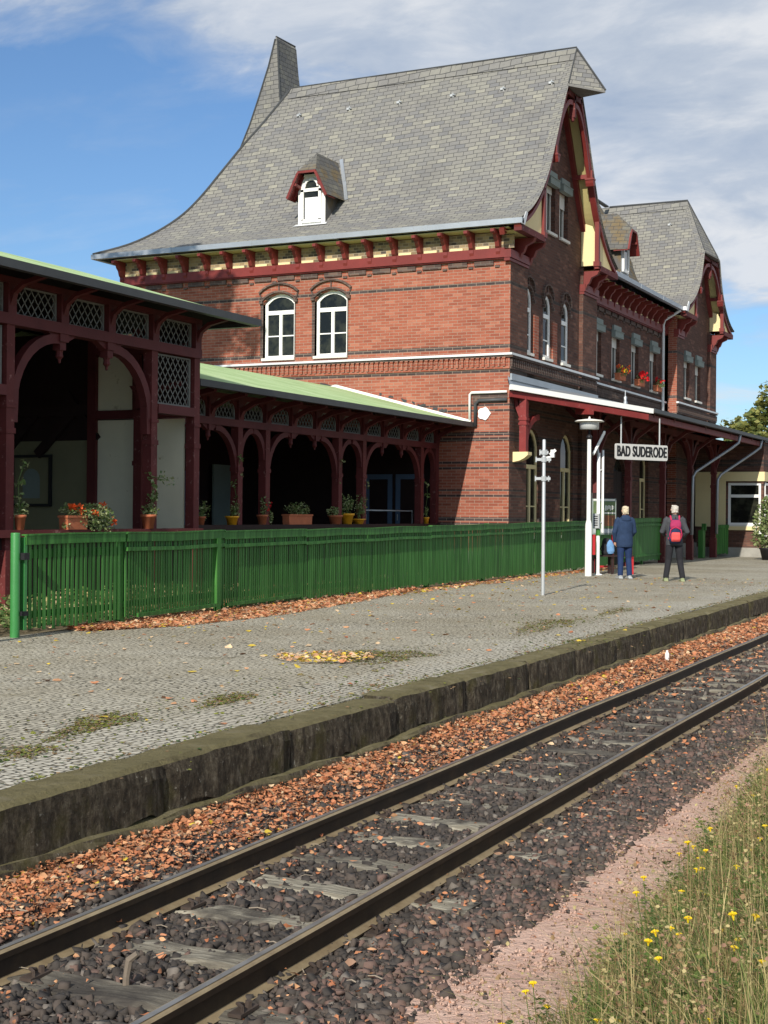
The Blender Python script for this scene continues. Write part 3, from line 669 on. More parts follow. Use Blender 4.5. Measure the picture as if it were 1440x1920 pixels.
# ------------------------------------------------------------------ station building
B = thing('station_building', 'red brick railway station with steep flared slate roofs and carved oxblood timber gables', 'station', (-18.8, 45, 0))
YC, XL, XB, XF, XW = 33.75, -24.77, -12.9, -13.02, -13.35       # lit side wall, its left end, pilaster face, gable field, recessed wing
Y1, Y2, Y3 = 40.9, 50.3, 56.4
ZE = 8.6

def PT(ax, u, z, t): return (t, u, z) if ax == 'X' else (u, t, z)
def arc(ua, ub, zs, rise, n=8):
    if rise <= 0: return [(ua, zs), (ub, zs)]
    c = (ua + ub) / 2; w = (ub - ua) / 2; r = (w * w + rise * rise) / (2 * rise); a0 = math.asin(min(1, w / r)); zc = zs + rise - r
    if rise > w: a0 = pi - a0
    return [(c + r * sin(-a0 + 2 * a0 * i / n), zc + r * cos(-a0 + 2 * a0 * i / n)) for i in range(n + 1)]
def wall(b, ax, pl, u0, u1, z0, z1, ops=(), dep=.14, dd=None):
    dd = dd if dd is not None else (-1 if ax == 'X' else 1)
    us = sorted({u0, u1, *[o[0] for o in ops], *[o[1] for o in ops]})
    for a, c in zip(us, us[1:]):
        col = sorted([o for o in ops if o[0] <= a + 1e-6 and o[1] >= c - 1e-6], key=lambda o: o[2]); z = [(a, z0), (c, z0)]
        for o in col + [None]:
            zt = o[2] if o else z1
            z = [p for p in z]
            for p, q in zip(z, z[1:]): b.quad(PT(ax, p[0], p[1], pl), PT(ax, q[0], q[1], pl), PT(ax, q[0], zt, pl), PT(ax, p[0], zt, pl))
            if o:
                A_ = arc(o[0], o[1], o[3], o[4]); fu = lambda q: (q, float(np.interp(q, [p[0] for p in A_], [p[1] for p in A_]))); z = [fu(a)] + [p for p in A_ if a + 1e-5 < p[0] < c - 1e-5] + [fu(c)]
    for ua, ub, za, zs, rise in ops:
        loop = [(ua, za)] + arc(ua, ub, zs, rise) + [(ub, za)]
        for p, q in zip(loop, loop[1:] + loop[:1]): b.quad(PT(ax, p[0], p[1], pl), PT(ax, q[0], q[1], pl), PT(ax, q[0], q[1], pl + dd * dep), PT(ax, p[0], p[1], pl + dd * dep))
def window(par, ax, pl, op, dep=.11, dd=None, mat='white', fw=.075, transom=None, bars=(), mull=True, sill=True, curtain=None, name='window'):
    """frame = the part; pane, sill and curtain are its sub-parts"""
    ua, ub, za, zs, rise = op; dd = dd if dd is not None else (-1 if ax == 'X' else 1); p0 = pl + dd * dep; p1 = p0 + dd * .06
    b = MB(); top = arc(ua, ub, zs, rise)
    def rc(u0, u1, z0, z1, a=p0, c=p1): b.prism([(u0, z0), (u1, z0), (u1, z1), (u0, z1)], ax, a, c)
    rc(ua, ua + fw, za, zs + .01); rc(ub - fw, ub, za, zs + .01); rc(ua + fw, ub - fw, za, za + fw)
    ins = [(u * (1 - .0) if False else (ua + ub) / 2 + (u - (ua + ub) / 2) * (1 - fw / (ub - ua)), z - fw / 2) for u, z in top]
    b.strip(ins, fw, ax, p0 + dd * .002, p1)
    m = (ua + ub) / 2; zt = transom if transom else zs
    if transom: rc(ua + fw, ub - fw, zt - .06, zt + .05, p0 - dd * .012, p1 - dd * .003)
    if mull: rc(m - .045, m + .045, za + fw, (zt - .06) if transom else zs + rise * .9, p0 - dd * .008, p1 - dd * .006)
    for zb in bars: rc(ua + fw, ub - fw, zb - .016, zb + .016, p0 + dd * .012, p1 - dd * .01)
    f = b.build(name, M[mat], par)
    g = MB(); pg = p0 + dd * .035; loop = [(ua + .02, za + .02)] + [((ua + ub) / 2 + (u - (ua + ub) / 2) * .97, z - .02) for u, z in top] + [(ub - .02, za + .02)]
    g.add([PT(ax, u, z, pg) for u, z in loop], [tuple(range(len(loop)))]); g.build('pane', M['glass'], f)
    if curtain:
        c = MB(); z0, z1 = curtain; q = p0 + dd * .030; c.quad(PT(ax, ua + fw, z0, q), PT(ax, ub - fw, z0, q), PT(ax, ub - fw, z1, q), PT(ax, ua + fw, z1, q)); c.build('curtain', M['curtain'], f)
    if sill:
        c = MB(); e = pl - dd * .07; a, d_ = min(e, p0), max(e, p0)
        c.prism([(ua - .02, za - .06), (ub + .02, za - .06), (ub + .02, za + .012), (ua - .02, za + .012)], ax, a, d_); c.build('sill', M['offwhite'], f)
    return f

# openings
opA = [(-20.08, -19.10, 5.66, 7.20, .22), (-18.48, -17.50, 5.66, 7.20, .22)]
opG = [(35.03, 35.67, 5.70, 7.08, .34), (36.53, 37.17, 5.70, 7.08, .34), (38.03, 38.67, 5.70, 7.08, .34)]
opGf = [(35.25, 36.35, .9, 3.3, .45), (38.05, 39.15, .9, 3.3, .45)]
opW = [(41.95, 42.8, 5.8, 7.15, 0), (43.9, 44.75, 5.8, 7.15, 0), (46.1, 46.95, 5.8, 7.15, 0), (48.35, 49.2, 5.8, 7.15, 0)]
opWf = [(41.6, 42.7, .9, 3.2, .45), (44.2, 45.5, .02, 2.9, .45), (47.2, 48.3, .9, 3.2, .45)]
opF = [(51.75, 52.6, 5.8, 7.15, 0), (53.45, 54.3, 5.8, 7.15, 0)]
opT = [(36.72, 37.45, 9.15, 10.45, 0), (37.80, 38.53, 9.15, 10.45, 0)]

# profiles of the roofs: distance from the ridge, height
def smooth(pr, k=4):
    P = [pr[0]] + pr + [pr[-1]]; o = []
    for i in range(1, len(P) - 2):
        for j in range(k):
            t_ = j / k; a, b_, c, d = P[i - 1], P[i], P[i + 1], P[i + 2]
            o.append(tuple(.5 * ((2 * b_[q]) + (-a[q] + c[q]) * t_ + (2 * a[q] - 5 * b_[q] + 4 * c[q] - d[q]) * t_ * t_ + (-a[q] + 3 * b_[q] - 3 * c[q] + d[q]) * t_ ** 3) for q in (0, 1)))
    return o + [pr[-1]]
PM = smooth([(0, 14.15), (.6, 13.05), (1.0, 12.37), (1.5, 11.45), (1.9, 10.72), (2.3, 10.12), (2.8, 9.60), (3.4, 9.15), (4.12, 8.80)])
PF = smooth([(0, 13.30), (.6, 12.27), (1.22, 11.18), (1.55, 10.40), (1.95, 9.80), (2.6, 9.28), (3.2, 8.98), (3.85, 8.80)])
YRM, YRF = 37.38, 53.5
def zp(P, u): return float(np.interp(abs(u), [p[0] for p in P], [p[1] for p in P]))
def vlen(P):
    o = [0.]
    for a, c in zip(P, P[1:]): o.append(o[-1] + math.hypot(c[0] - a[0], c[1] - a[1]))
    return o

b = MB(); wall(b, 'Y', YC, XL, XB, 0, ZE, opA); lit = b; b = MB(); ret_ = MB()
wall(b, 'X', XF, 35.0, 39.6, 0, ZE, opG + opGf, .10)
for y0, y1 in ((YC, 35.0), (39.6, Y1), (Y2, 51.2), (55.4, Y3)):
    b.quad((XB, y0, 0), (XB, y1, 0), (XB, y1, 8.0), (XB, y0, 8.0)); b.quad((XF - .01, y0, 8.0), (XF - .01, y1, 8.0), (XF - .01, y1, ZE), (XF - .01, y0, ZE)); b.quad((XB, y0, 8.0), (XB, y1, 8.0), (XF - .01, y1, 8.0), (XF - .01, y0, 8.0))
    for y in (y0, y1):
        if y != YC: (ret_ if y == Y2 else b).quad((XB, y, 0), (XF - .4, y, 0), (XF - .4, y, ZE), (XB, y, ZE))
wall(b, 'X', XW, Y1, Y2, 0, ZE, opW + opWf, .14)
wall(b, 'X', XF, 51.2, 55.4, 0, ZE, opF, .14)
gp = [(YRM + sgn * u, z - .18) for sgn, P_ in ((-1, PM[::-1]), (1, PM)) for u, z in P_ if u <= 3.62 and z < 13.2]
def gable_wall(Yr, P_, hw, ztop, ops):
    """the wall above the eaves, cut to the line of the roof"""
    us = sorted({-hw, hw, *[k * hw / 10 for k in range(-10, 11)], *[o[0] - Yr for o in ops], *[o[1] - Yr for o in ops]})
    for a, c in zip(us, us[1:]):
        za, zc = min(zp(P_, a) - .16, ztop), min(zp(P_, c) - .16, ztop); op = [o for o in ops if o[0] - Yr <= a + 1e-6 and o[1] - Yr >= c - 1e-6]
        if op:
            o = op[0]; b.quad((XF, Yr + a, ZE), (XF, Yr + c, ZE), (XF, Yr + c, o[2]), (XF, Yr + a, o[2])); b.quad((XF, Yr + a, o[3]), (XF, Yr + c, o[3]), (XF, Yr + c, zc), (XF, Yr + a, za))
        else: b.quad((XF, Yr + a, ZE), (XF, Yr + c, ZE), (XF, Yr + c, zc), (XF, Yr + a, za))
    for ua, ub, z0, z1, _ in ops:
        lp = [(ua, z0), (ua, z1), (ub, z1), (ub, z0)]
        for p, q in zip(lp, lp[1:] + lp[:1]): b.quad((XF, p[0], p[1]), (XF, q[0], q[1]), (XF - .14, q[0], q[1]), (XF - .14, p[0], p[1]))
gable_wall(YRM, PM, 3.6, 13.0, opT); gable_wall(YRF, PF, 3.0, 12.0, [])
b.quad((XL, YC, 0), (XL, 41.2, 0), (XL, 41.2, ZE), (XL, YC, ZE)); b.quad((XL, 41.2, 0), (XF, 41.2, 0), (XF, 41.2, ZE), (XL, 41.2, ZE))
b.quad((XB, Y3, 0), (-22, Y3, 0), (-22, Y3, ZE), (XB, Y3, ZE)); b.quad((XF - .2, Y2, 0), (-22, Y2, 0), (-22, Y2, ZE), (XF - .2, Y2, ZE)); b.quad((-22, Y1, 0), (-22, Y3, 0), (-22, Y3, ZE), (-22, Y1, ZE))
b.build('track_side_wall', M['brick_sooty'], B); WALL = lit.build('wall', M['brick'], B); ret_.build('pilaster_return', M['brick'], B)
# windows
for i, op in enumerate(opA): window(B, 'Y', YC, op, transom=6.92, bars=(6.28,), fw=.085)
for op in opG: window(B, 'X', XF, op, .035, transom=6.85, bars=(6.2,), mull=False, fw=.10)
for op in opGf: window(B, 'X', XF, op, .08, mat='cream', transom=2.75, bars=(1.7,), fw=.09)
for op in (opWf[0], opWf[2]): window(B, 'X', XW, op, .12, mat='cream', transom=2.7, bars=(1.7,), fw=.09)
d = MB(); a, c, z0, zs, rs = opWf[1]
for y0, y1 in ((a, (a + c) / 2 - .01), ((a + c) / 2 + .01, c)): d.prism([(y0, .05), (y1, .05), (y1, zs), (y0, zs)], 'X', XW - .16, XW - .10)
dr = d.build('door', M['darkwood'], B); d = MB(); d.bar((XW - .08, (a + c) / 2 - .1, 1.0), (XW - .08, (a + c) / 2 - .1, 1.16), .02, .02, (0, 1, 0)); d.build('handle', M['grey'], dr)
d = MB(); lp = arc(a, c, zs, rs); d.add([(XW - .12, u, z) for u, z in [(a, zs - .02)] + lp + [(c, zs - .02)]], [tuple(range(len(lp) + 2))]); d.build('fanlight', M['glass'], B)
def shutter_window(op, pl, blind):
    f = window(B, 'X', pl, op, .13, mat='offwhite', fw=.06, mull=True, sill=True)
    ua, ub, za, zs, _ = op; s = MB()
    s.prism([(ua - .03, zs - .02), (ub + .03, zs - .02), (ub + .03, zs + .17), (ua - .03, zs + .17)], 'X', pl - .02, pl + .13)
    s.prism([(ua + .01, zs + .17), (ub - .01, zs + .17), (ub - .03, zs + .36), (ua + .03, zs + .36)], 'X', pl - .02, pl + .07)
    s.prism([(ua - .04, zs + .163), (ub + .04, zs + .163), (ub + .04, zs + .182), (ua - .04, zs + .182)], 'X', pl - .02, pl + .15)
    for q in range(3): s.prism([(ua - .033, zs + .02 + q * .05), (ub + .033, zs + .02 + q * .05), (ub + .033, zs + .026 + q * .05), (ua - .033, zs + .026 + q * .05)], 'X', pl, pl + .135)
    s.build('shutter_box', M['shutter'], f)
    s = MB(); s.quad((pl - .10, ua + .02, zs - blind), (pl - .10, ub - .02, zs - blind), (pl - .10, ub - .02, zs), (pl - .10, ua + .02, zs)); s.build('roller_blind', M['offwhite'], f)
for k, op in enumerate(opW): shutter_window(op, XW, (.30, .32, .22, .30)[k])
for k, op in enumerate(opF): shutter_window(op, XF, (.22, .34)[k])
for k, op in enumerate(opT): shutter_window(op, XF, (.2, .42)[k])

# dark brick dressings of the two arched windows, and of the gable windows
def hood(op, ax, pl, dd, parent):
    ua, ub, za, zs, rise = op; m = (ua + ub) / 2; s = MB(); w = ub - ua; f1 = pl - dd * .05
    lo = [(m + (u - m) * 1.06, z + .05) for u, z in arc(ua, ub, zs, rise, 12)]; hi = [(m + (u - m) * 1.24, z + .25) for u, z in arc(ua, ub, zs, rise * 1.1, 12)]
    s.strip(lo, .05, ax, pl, f1); s.strip(hi, .05, ax, pl, pl - dd * .07)
    for l, h_ in ((lo[0], hi[0]), (lo[6], hi[6]), (lo[-1], hi[-1])): s.strip([l, h_], .035, ax, pl, pl - dd * .03)
    for x in (ua - .05, ub + .05): s.prism([(x - .05, zs - .04), (x + .05, zs - .04), (x + .05, zs + .05), (x - .05, zs + .05)], ax, pl, pl - dd * .08)
    return s
for op in opA:
    s = hood(op, 'Y', YC, 1, B); ua, ub, za, zs, r_ = op
    for x0, x1 in ((ua - .085, ua), (ub, ub + .03)): s.prism([(x0, za - .05), (x1, za - .05), (x1, zs - .05), (x0, zs - .05)], 'Y', YC - .012, YC + .12)
    s.build('window_dressing', M['brick_dark'], B)
for op in opG: hood(op, 'X', XF, -1, B).build('window_dressing', M['brick_dark'], B)
for op in opG[:2]: s = MB(); s.prism([(op[1] + .06, 5.6), (op[1] + .42, 5.6), (op[1] + .42, 6.75), (op[1] + .06, 6.75)], 'X', XF, XF + .04); s.build('window_pier', M['brick_plain'], B)

# string courses, friezes, cornice
def along(ax, u0, u1, z0, z1, pl, out_, name, mat):
    s = MB(); s.prism([(u0, z0), (u1, z0), (u1, z1), (u0, z1)], ax, pl, pl + out_); return s.build(name, M[mat], B)
for ax, u0, u1, pl, sg in (('Y', XL - .05, XB + .09, YC, -1), ('X', YC + .0, Y1 + .02, XB, 1), ('X', Y1, Y2, XW, 1), ('X', Y2 - .06, Y3 + .06, XB, 1)):
    along(ax, u0, u1, 5.485, 5.540, pl, sg * .09, 'string_course', 'zinc_pale'); along(ax, u0, u1, 5.435, 5.485, pl, sg * .05, 'string_course_underside', 'brick_dark')
s = MB(); u = XL + .05
while u < XB - .05:
    s.box(u, u + .068, YC - .055, YC, 5.20, 5.40); s.box(u - .01, u + .078, YC - .07, YC, 5.40, 5.432); s.box(u + .09, u + .12, YC - .02, YC, 5.30, 5.40); u += .142
s.box(XL, XB, YC - .03, YC, 5.145, 5.195); s.build('dentil_frieze', M['brick_plain'], B)
s = MB()
for y0, y1, pl in ((YC, Y1, XB), (Y1 + .1, Y2 - .1, XW), (Y2, Y3, XB)):
    u = y0 + .03
    while u < y1 - .07: s.box(pl, pl + .055, u, u + .068, 5.20, 5.40); u += .142
    s.box(pl, pl + .03, y0, y1, 5.145, 5.195)
s.build('dentil_frieze', M['brick_dark'], B)
t = NT('diaper_brick'); P = t.pos(); x, y, z = t.sep(P)[:]
ck = t.n('ShaderNodeTexBrick'); ck.offset = .5; t.l(t.comb(t.math('ADD', x, y), z, 0.), ck.inputs['Vector'])
t.set(ck, Scale=1., Mortar_Size=.006, Bias=0., Brick_Width=.16, Row_Height=.0765, Color1=(.055, .045, .04, 1), Color2=(.40, .29, .15, 1), Mortar=(.35, .3, .22, 1)); t.col(ck.outputs[0]).rough(.85); M['diaper'] = t.m
def cornice(ax, u0, u1, pl, sg, sp=.72, first=.36):
    """red beam on dark blocks, a patterned brick frieze, carved brackets and a boarded soffit"""
    u9 = u1; u1 = min(u1, XF - .002) if ax == 'Y' else u1
    s = MB(); s.prism([(u0, 7.93), (u1, 7.93), (u1, 8.17), (u0, 8.17)], ax, pl, pl + sg * .13); u1 = u1; s.prism([(u0, 7.90), (u1, 7.90), (u1, 7.93), (u0, 7.93)], ax, pl, pl + sg * .09); s.build('cornice_beam', M['red'], B); u1 = u9
    s = MB(); u = u0 + .1
    while u < u1 - .5: s.prism([(u, 7.76), (u + .52, 7.76), (u + .52, 7.88), (u, 7.88)], ax, pl, pl + sg * .045); s.prism([(u + .56, 7.71), (u + .68, 7.71), (u + .68, 7.76), (u + .56, 7.76)], ax, pl, pl + sg * .04); u += sp
    s.build('cornice_blocks', M['brick_dark'], B)
    along(ax, u0, u1, 8.17, 8.58, pl, sg * .03, 'diaper_frieze', 'diaper')
    u = u0 + .16
    while u < u1 - .3: s = MB(); s.prism([(u, 8.17), (u + .36, 8.17), (u + .36, 8.235), (u, 8.235)], ax, pl, pl + sg * .10); s.build('cream_ledge', M['cream'], B); u += sp
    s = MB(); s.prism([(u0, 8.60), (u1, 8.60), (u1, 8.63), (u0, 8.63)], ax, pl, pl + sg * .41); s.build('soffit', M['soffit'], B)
    n = int((u1 - u0) / sp); pr = [(.0, 7.98), (.12, 7.98), (.155, 8.08), (.15, 8.16), (.20, 8.20), (.25, 8.33), (.33, 8.40), (.36, 8.47), (.50, 8.49), (.50, 8.595), (0, 8.595)]
    u = u0 + .06
    while u < u1 + .01:
        s = MB(); s.prism([(pl + sg * a, z) for a, z in pr], 'Y' if ax == 'X' else 'X', u - .055, u + .055)
        s.prism([(pl + sg * .50, 8.50), (pl + sg * .56, 8.51), (pl + sg * .56, 8.58), (pl + sg * .50, 8.59)], 'Y' if ax == 'X' else 'X', u - .05, u + .05)
        s.build('bracket', M['red'], B); u += sp
cornice('Y', XL, XB + .1, YC, -1); cornice('X', Y1 - .0, Y2, XW, 1, .70)
for y0, y1 in ((YC - .13, 35.0), (39.6, Y1), (Y2, 51.2), (55.4, Y3)):
    y0, y1 = y0 - .012, y1 + .012; s = MB(); s.prism([(y0, 7.92), (y1, 7.92), (y1, 8.12), (y0, 8.12)], 'X', XF, XB + .06); s.prism([(y0, 7.84), (y1, 7.84), (y1, 7.91), (y0, 7.91)], 'X', XF, XB + .03); s.build('pilaster_cap', M['red'], B)

# roofs -------------------------------------------------------------
def roof(name, Yr, P_, xl, xr, hoodA, Tp, uh, left_hip=True):
    s = MB(); V_ = vlen(P_)
    for sg in (-1, 1):
        for i in range(len(P_) - 1):
            (u0, z0), (u1, z1) = P_[i], P_[i + 1]
            N = 8
            for k in range(N):
                def X(u, q): return xl(u) + (xr(u) - xl(u)) * q / N
                c = [(X(u0, k), Yr + sg * u0, z0), (X(u0, k + 1), Yr + sg * u0, z0), (X(u1, k + 1), Yr + sg * u1, z1), (X(u1, k), Yr + sg * u1, z1)]
                s.quad(*c, uv=[(c[0][0], -V_[i]), (c[1][0], -V_[i]), (c[2][0], -V_[i + 1]), (c[3][0], -V_[i + 1])])
            if left_hip:
                a0, a1 = xl(0) - u0, xl(0) - u1
                s.quad((a0, Yr, z0), (a0, Yr + sg * u0, z0), (a1, Yr + sg * u1, z1), (a1, Yr, z1), uv=[(0, -V_[i]), (sg * u0, -V_[i]), (sg * u1, -V_[i + 1]), (0, -V_[i + 1])])
        # slates along the verge, laid the other way
        for i in range(len(P_) - 1):
            (u0, z0), (u1, z1) = P_[i], P_[i + 1]
            if u0 < .02: continue
            c = [(xr(u0) - .24, Yr + sg * u0, z0 + .012), (xr(u0) + .02, Yr + sg * u0, z0 + .022), (xr(u1) + .02, Yr + sg * u1, z1 + .022), (xr(u1) - .24, Yr + sg * u1, z1 + .012)]
            s.quad(*c, uv=[(50 + V_[i] * .2, -V_[i] * 1.7), (50.3 + V_[i] * .2, -V_[i] * 1.7 - .05), (50.3 + V_[i + 1] * .2, -V_[i + 1] * 1.7 - .05), (50 + V_[i + 1] * .2, -V_[i + 1] * 1.7)])
        # ridge course
        z_ = zp(P_, .20); L_ = xl(0); Rr = xr(0)
        for k in range(10):
            a = L_ + (Rr - L_) * k / 10; c_ = L_ + (Rr - L_) * (k + 1) / 10; dz = .045 + .006 * ((k * 7) % 3 - 1)
            s.quad((a, Yr, P_[0][1] + dz), (c_, Yr, P_[0][1] + dz), (c_, Yr + sg * .21, z_ + .035), (a, Yr + sg * .21, z_ + .035), uv=[(a * .9 + 20, 0), (c_ * .9 + 20, 0), (c_ * .9 + 20, -.25), (a * .9 + 20, -.25)])
        # the hood
        A, T = Vector(hoodA), Vector(Tp); Nn = Vector((xr(uh), Yr + sg * uh, zp(P_, uh) + .01)); la = (Nn - A).length
        s.tri(A, Nn, T, uv=[(80, 0), (80, -la), (81.2, -la)])
        s.tri(Nn + Vector((0, 0, -.05)), T + Vector((0, 0, -.05)), Vector((xr(uh) - .3, Yr, zp(P_, uh) - .05)), uv=[(0, 0)] * 3); s.quad(Nn, T, T + Vector((0, 0, -.05)), Nn + Vector((0, 0, -.05)), uv=[(0, 0)] * 4)
    return s.build(name, M['slate'], B)
ROOFM = roof('main_roof', YRM, PM, lambda u: -21.35 - u, lambda u: -12.45 + .03 * max(0, .6 - u) / .6, (-12.42, YRM, 14.17), (-11.60, YRM, 12.93), PM[4][0])
uhF = PF[8][0]
ROOFF = roof('far_roof', YRF, PF, lambda u: -21., lambda u: -12.42 - .93 * max(0., 1 - u / uhF), (-13.36, YRF, 13.31), (-12.22, YRF, 11.12), uhF, False)
s = MB(); V_ = vlen(PF)
for i in range(len(PF) - 1):
    (u0, z0), (u1, z1) = PF[i], PF[i + 1]
    for k in range(6):
        y0 = 40.2 + 12 * k / 6; y1 = 40.2 + 12 * (k + 1) / 6; x0, x1 = -16.45 + u0, -16.45 + u1
        s.quad((x0, y0, z0), (x0, y1, z0), (x1, min(y1, 50.6 if i > 20 else 99), z1), (x1, y0, z1), uv=[(y0, -V_[i]), (y1, -V_[i]), (y1, -V_[i + 1]), (y0, -V_[i + 1])])
        s.quad((-16.45 - u0, y0, z0), (-16.45 - u0, y1, z0), (-16.45 - u1, y1, z1), (-16.45 - u1, y0, z1), uv=[(y0, -V_[i]), (y1, -V_[i]), (y1, -V_[i + 1]), (y0, -V_[i + 1])])
s.build('wing_roof', M['slate_dark'], B)
s = MB(); v = [(-16.45 + u, YRF - u, z + .03) for u, z in PF]
for p, q in zip(v, v[1:]): s.quad((p[0], p[1] + .19, p[2] + .03), (p[0] + .05, p[1], p[2]), (q[0] + .05, q[1], q[2]), (q[0], q[1] + .19, q[2] + .03))
s.build('valley_gutter', M['zinc_pale'], B)
s = MB(); s.bar((-16.45, 40.5, 13.34), (-16.45, 53.3, 13.34), .16, .05); s.build('ridge_flashing', M['bitumen'], B)

# verge timbers of both gables
def verge(Yr, P_, xv, uh, corb, post, foot):
    for sg in (-1, 1):
        s = MB(); pts = [(Yr + sg * u, z - .17) for u, z in P_ if u >= uh - .25]; s.strip(pts, .09, 'X', xv - .19, xv - .02); s.build('verge_rafter', M['red'], B)
        s = MB(); q = [(Yr + sg * u, z - .13) for u, z in P_ if u >= uh * .8]
        for a, c in zip(q, q[1:]): s.quad((XF - .02, *a), (xv - .17, *a), (xv - .17, *c), (XF - .02, *c))
        s.build('verge_soffit', M['soffit'], B)
        s = MB(); q = [(Yr + sg * u, z - .30) for u, z in P_ if u >= .4]; s.strip(q, .16, 'X', XF, XF + .13); s.build('wall_rafter', M['red'], B)
        # curved brace from under the hood to the carved corbel
        uc, zc = corb; s = MB(); n = 10; pts = []
        for i in range(n + 1):
            f = i / n; u = .05 + (uc - .05) * (f ** .62); pts.append((Yr + sg * (u - .14 * sin(pi * f) * .3), zp(P_, uh) - .35 - (zp(P_, uh) - .35 - zc) * (f ** 1.5)))
        s.strip(pts, .13, 'X', xv - .12, xv - .03); s.build('gable_brace', M['red'], B)
        s = MB(); y = Yr + sg * (uc + .02); s.box(xv - .16, xv + .02, y - .06, y + .06, zc - .02, zc + .24); s.prism([(y - .10, zc), (y + .10, zc), (y + .07, zc - .12), (y + .03, zc - .2), (y - .03, zc - .2), (y - .07, zc - .12)], 'X', xv - .17, xv + .06); s.box(xv - .18, xv + .07, y - .11, y + .11, zc - .03, zc + .02)
        s.box(XF, xv - .1, y - .05, y + .05, zc + .02, zc + .14); s.build('carved_corbel', M['red'], B)
        # foot: post, cream panel, tie plank and triangle
        y = Yr + sg * post; zt = zp(P_, post) - .2; s = MB(); s.box(xv - .14, xv - .02, y - .07, y + .07, 8.55, zt); s.box(xv - .17, xv + .01, y - .1, y + .1, 8.62, 8.76); s.build('gable_post', M['red'], B)
        s = MB(); s.add([(x, y + .02, z) for x, z in [(XF + .01, 8.66), (xv - .14, 8.66), (xv - .14, zt - .35), (xv - .24, zt - .10), (XF + .12, zt - .02), (XF + .01, zt - .05)]], [(0, 1, 2, 3, 4, 5)]); s.build('gable_panel', M['cream'], B)
        s = MB(); a, c = sorted((y + sg * .07, Yr + sg * foot)); s.box(xv - .20, xv - .0, a, c, 8.50, 8.66); s.build('eave_plank', M['red_old'], B)
        tri = [(y + sg * .09, 8.66), (Yr + sg * (foot - .25), 8.66), (y + sg * .09, zp(P_, post + .09) - .3)]
        s = MB(); s.add([(xv - .09, u, z) for u, z in tri], [(0, 1, 2)]); s.build('gable_triangle', M['cream'], B)
        for yy in (y, y + sg * .75):
            s = MB(); s.prism([(XB - .12, 7.95), (XB + .05, 7.95), (XB + .10, 8.10), (XB + .16, 8.15), (XB + .22, 8.30), (XB + .40, 8.38), (xv + .0, 8.49), (XB - .12, 8.49)], 'Y', yy - .07, yy + .07)
            s.build('gable_bracket', M['red'], B)
        s = MB(); a, c = sorted((y - sg * .07, Yr + sg * foot)); s.quad((XF, a, 8.52), (xv - .15, a, 8.52), (xv - .15, c, 8.52), (XF, c, 8.52)); s.build('gable_foot_soffit', M['soffit'], B)
    s = MB(); zt = zp(P_, uh); s.box(xv - .16, xv - .0, Yr - .06, Yr + .06, zt - .75, zt - .12); s.lathe([(0, -.12), (.05, -.08), (.06, 0)], (xv - .08, Yr, zt - .75), 8); s.box(XF, xv, Yr - .05, Yr + .05, zt - .28, zt - .16)
    s.box(xv - .14, xv - .02, Yr - uh * 1.05, Yr + uh * 1.05, zt - .24, zt - .10); s.build('gable_pendant', M['red_old'], B)
verge(YRM, PM, -12.44, PM[4][0], (1.50, 10.95), 2.32, 4.1)
verge(YRF, PF, -12.44, uhF, (1.72, 9.75), 2.15, 3.75)

# dark capping along hips and ridges
def capping(pts, r=.035):
    s = MB(); s.tube(pts, r, 6); return s.build('hip_capping', M['bitumen'], B)
capping([(-21.35 - u, YRM - u, z + .02) for u, z in PM]); capping([(-21.35, YRM, 14.19), (-12.42, YRM, 14.22)], .022); capping([(-12.42, YRM, 14.19), (-11.60, YRM, 12.95)], .03); capping([(-12.42, YRM, 14.19), (-12.44, YRM - PM[4][0], 13.09)], .018)
capping([(-16.4, YRF, 13.36), (-13.36, YRF, 13.35)], .04); capping([(-13.36, YRF - 0, 13.33), (-12.42, YRF - uhF, PF[8][1] + .03)], .018); capping([(-13.36, YRF, 13.33), (-12.22, YRF, 11.14)], .03)
# gutters, white hooks on the slates
def gutter(pts, mat, w=.14, h=.135):
    s = MB()
    for p, q in zip(pts, pts[1:]):
        s.bar(p, q, w, h)
        d = (Vector(q) - Vector(p)); n_ = max(1, int(d.length / 2.3))
        for k in range(1, n_): c = Vector(p) + d * k / n_; e = d.normalized() * .035; s.bar(c - e, c + e, w + .015, h + .012)
    return s.build('gutter', M[mat], B)
gutter([(-25.35, 33.27, 8.735), (-12.40, 33.27, 8.735)], 'zinc'); gutter([(-25.42, 33.2, 8.735), (-25.42, 41.5, 8.735)], 'zinc')
gutter([(-12.58, 41.6, 8.73), (-12.58, 49.66, 8.73)], 'zinc'); gutter([(-12.60, 49.66, 8.735), (-12.40, 49.66, 8.735)], 'zinc_pale')
s = MB(); s.prism([(33.2, 8.65), (33.42, 8.65), (33.62, 8.98), (33.5, 9.0)], 'X', -12.415, -12.40); s.prism([(49.6, 8.65), (49.85, 8.65), (50.1, 9.0), (49.9, 9.02)], 'X', -12.415, -12.39); s.build('gutter_end_flashing', M['zinc_pale'], B)
def downpipe(pts, r=.05, mat='zinc_pale', par=B, name='downpipe'):
    s = MB(); s.tube(pts, r, 10); o = s.build(name, M[mat], par, True); return o
downpipe([(-12.58, 49.5, 8.66), (-12.72, 49.5, 8.58), (-13.16, 49.6, 8.36), (-13.22, 49.62, 8.2), (-13.22, 49.64, 4.95)])
for sg, Yr, P_, xs in ((-1, YRM, PM, (-20.75, -19.1, -17.5, -15.85, -14.35, -12.95)), (-1, YRF, PF, (-15.6, -13.9))):
    for x in xs:
        u = .56; z = zp(P_, u); s = MB(); s.box(x - .06, x + .015, Yr - u - .04, Yr - u + .01, z + .01, z + .07); s.bar((x - .02, Yr - u, z + .08), (x + .10, Yr - u - .05, z + .04), .03, .03); s.bar((x + .02, Yr - u, z + .12), (x + .02, Yr - u, z - .02), .02, .02); s.build('roof_hook', M['grey'], B)

